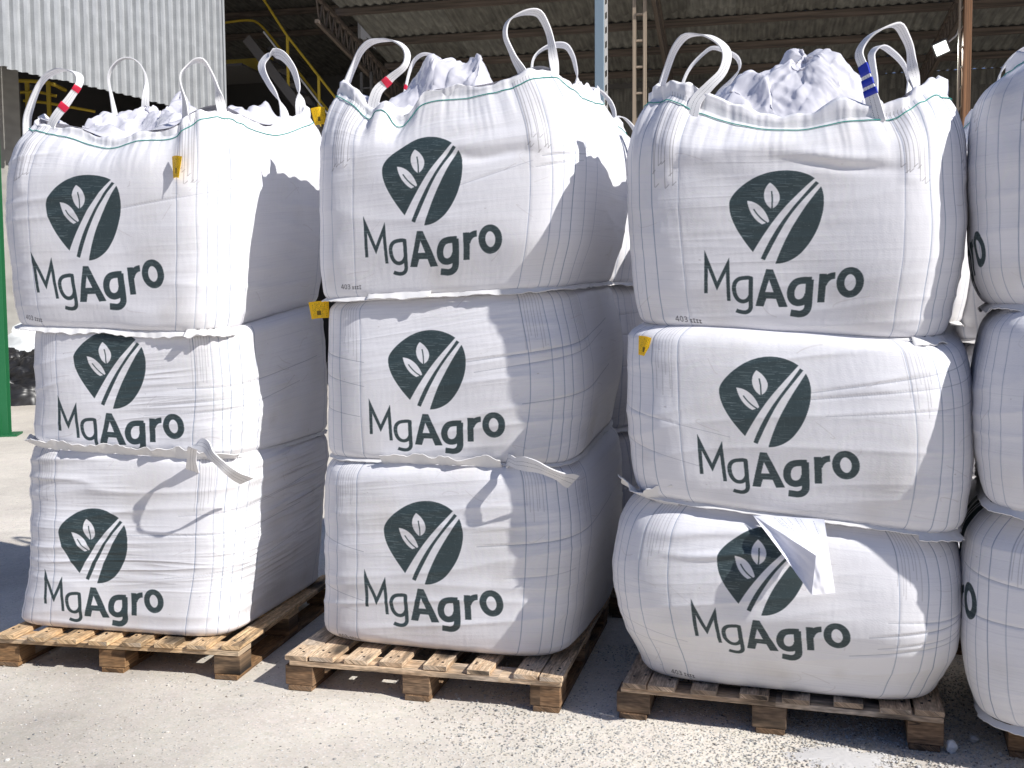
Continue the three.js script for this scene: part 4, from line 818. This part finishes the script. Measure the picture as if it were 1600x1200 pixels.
// ---- rim flaps squeezed out between bags, and yellow tags
skirt(bags.A3, -0.35, 2.05, 0.955, 0.05, 0.02, 1);
skirt(bags.B3, 0.55, 1.5, 0.965, 0.045, 0.02, 1);
skirt(bags.C3, -0.3, 0.35, 0.95, 0.09, 0.03, 1);
skirt(bags.C3, 1.0, 2.1, 0.96, 0.04, 0.02, 1);
label(bags.A1, 1.62, 0.77, 0.85, 0.55, 0.072, 0.085, -0.3);
label(bags.B1, 7.75, 0.9, -1, 0.5, 0.05, 0.07, 0.15);
label(bags.B2, 7.85, 0.93, -1, 0.6, 0.075, 0.07, 0.1);
label(bags.C2, 0.06, 0.87, 0.85, 0.45, 0.05, 0.068, 0.1);

// ---- paper tucked over the bottom right bag
{
  const c = makeCanvas(256, 256), x = c.getContext('2d'); x.fillStyle = 'rgb(242,243,250)'; x.fillRect(0, 0, 256, 256); srand(44);
  x.fillStyle = 'rgba(90,95,120,.5)';
  for (const px of [70, 80, 96, 120, 150, 168, 214]) { let y = rr(6, 20); const e = rr(40, 120); while (y < e) { const l = rr(3, 12); x.fillRect(px, y, 2.4, l); y += l + 4; } }
  const m = new THREE.MeshStandardMaterial({ map: canvasTex(c), roughness: 0.7, side: THREE.DoubleSide });
  const b = base('paper_document', [POS.C[0] - 0.1 * Math.sin(R(19)), 0, POS.C[1] + 0.1 * Math.cos(R(19))], -R(20));
  tag(b, 'folded white paper with faint lines of print hanging over the emblem of a bag', 'paper');
  // upper sheet and the flap folded forward below the crease
  const quad = (A, B, Cc, Dd, bow) => {
    const n = 16, P = [], UV = [], I = [];
    for (let j = 0; j <= n; j++) for (let i = 0; i <= n; i++) {
      const u = i / n, v = j / n, q = (k) => lerp(lerp(A[k], B[k], u), lerp(Dd[k], Cc[k], u), v);
      P.push(q(0), q(1) , q(2) + bow * Math.sin(Math.PI * u) * Math.sin(Math.PI * v) + 0.003 * n3(u * 5, v * 5, bow * 90)); UV.push(u, 1 - v);
      if (i && j) { const a = j * (n + 1) + i, d = a - n - 2; I.push(d, a, d + 1, d, a - 1, a); }
    }
    const g = new THREE.BufferGeometry(); g.setAttribute('position', new THREE.Float32BufferAttribute(P, 3)); g.setAttribute('uv', new THREE.Float32BufferAttribute(UV, 2)); g.setIndex(I); g.computeVertexNormals(); return g;
  };
  part('upper_sheet', quad([-0.093, 0.80, 0.57], [0.143, 0.805, 0.6], [0.166, 0.69, 0.665], [0.125, 0.705, 0.7], 0.004), m, b);
  part('folded_flap', quad([-0.093, 0.80, 0.572], [0.125, 0.705, 0.7], [0.113, 0.575, 0.7], [0.0, 0.715, 0.665], -0.01), std([0.78, 0.78, 0.84], 0.7), b);
  part('lower_corner', quad([0.125, 0.705, 0.701], [0.166, 0.69, 0.666], [0.184, 0.579, 0.665], [0.113, 0.575, 0.701], 0.012), std([0.86, 0.86, 0.92], 0.6), b);
}
// ---- small things on the ground
{
  const g = new THREE.IcosahedronGeometry(1, 3), p = g.attributes.position;
  for (let i = 0; i < p.count; i++) { const k = 1 + 0.4 * n3(p.getX(i) * 1.3, p.getY(i) * 1.3, p.getZ(i) * 1.3); p.setXYZ(i, p.getX(i) * k, p.getY(i) * k * 0.75, p.getZ(i) * k); }
  g.computeVertexNormals();
  const s1 = part('stone', g, std([0.5, 0.49, 0.47], 0.9), scene, [1.585, 0.012, -3.52]); s1.scale.setScalar(0.016); tag(s1, 'small pale stone in shadow between the two right pallets', 'stone');
  const s2 = part('chalky_lump', g, std([0.72, 0.71, 0.69], 0.9), scene, [1.475, 0.018, -3.44]); s2.scale.set(0.018, 0.03, 0.018); tag(s2, 'white chalky lump beside the right foot of the right pallet', 'stone');
  const P = [], I = [], N = 160, Mm = 24;
  for (let j = 0; j <= Mm; j++) for (let i = 0; i <= N; i++) { const a = i / N * Math.PI * 2, r = j / Mm, ca = Math.cos(a), sa = Math.sin(a), k = 1 + 0.45 * n3(ca * 1.5, sa * 1.5, 2) + 0.3 * n3(ca * 5, sa * 5, 4) + 0.2 * n3(ca * 17, sa * 17, 6); P.push(ca * r * 0.17 * k, 0.003 * (1 - r * r) + 0.0012 * n3(ca * r * 9, 1, sa * r * 9) - 0.004 * r * r * r, sa * r * 0.09 * k); }
  for (let j = 0; j < Mm; j++) for (let i = 0; i < N; i++) { const a = j * (N + 1) + i; I.push(a, a + 1, a + N + 1, a + 1, a + N + 2, a + N + 1); }
  const pg = new THREE.BufferGeometry(); pg.setAttribute('position', new THREE.Float32BufferAttribute(P, 3)); pg.setIndex(I); pg.computeVertexNormals();
  const sp = part('spilled_powder', pg, std([0.6, 0.585, 0.57], 0.95), scene, [1.1, 0.002, -3.4]); sp.rotation.y = -0.28; tag(sp, 'thin pale patch of spilled powder in front of the right pallet', 'powder');
}
renderer.render(scene, camera);
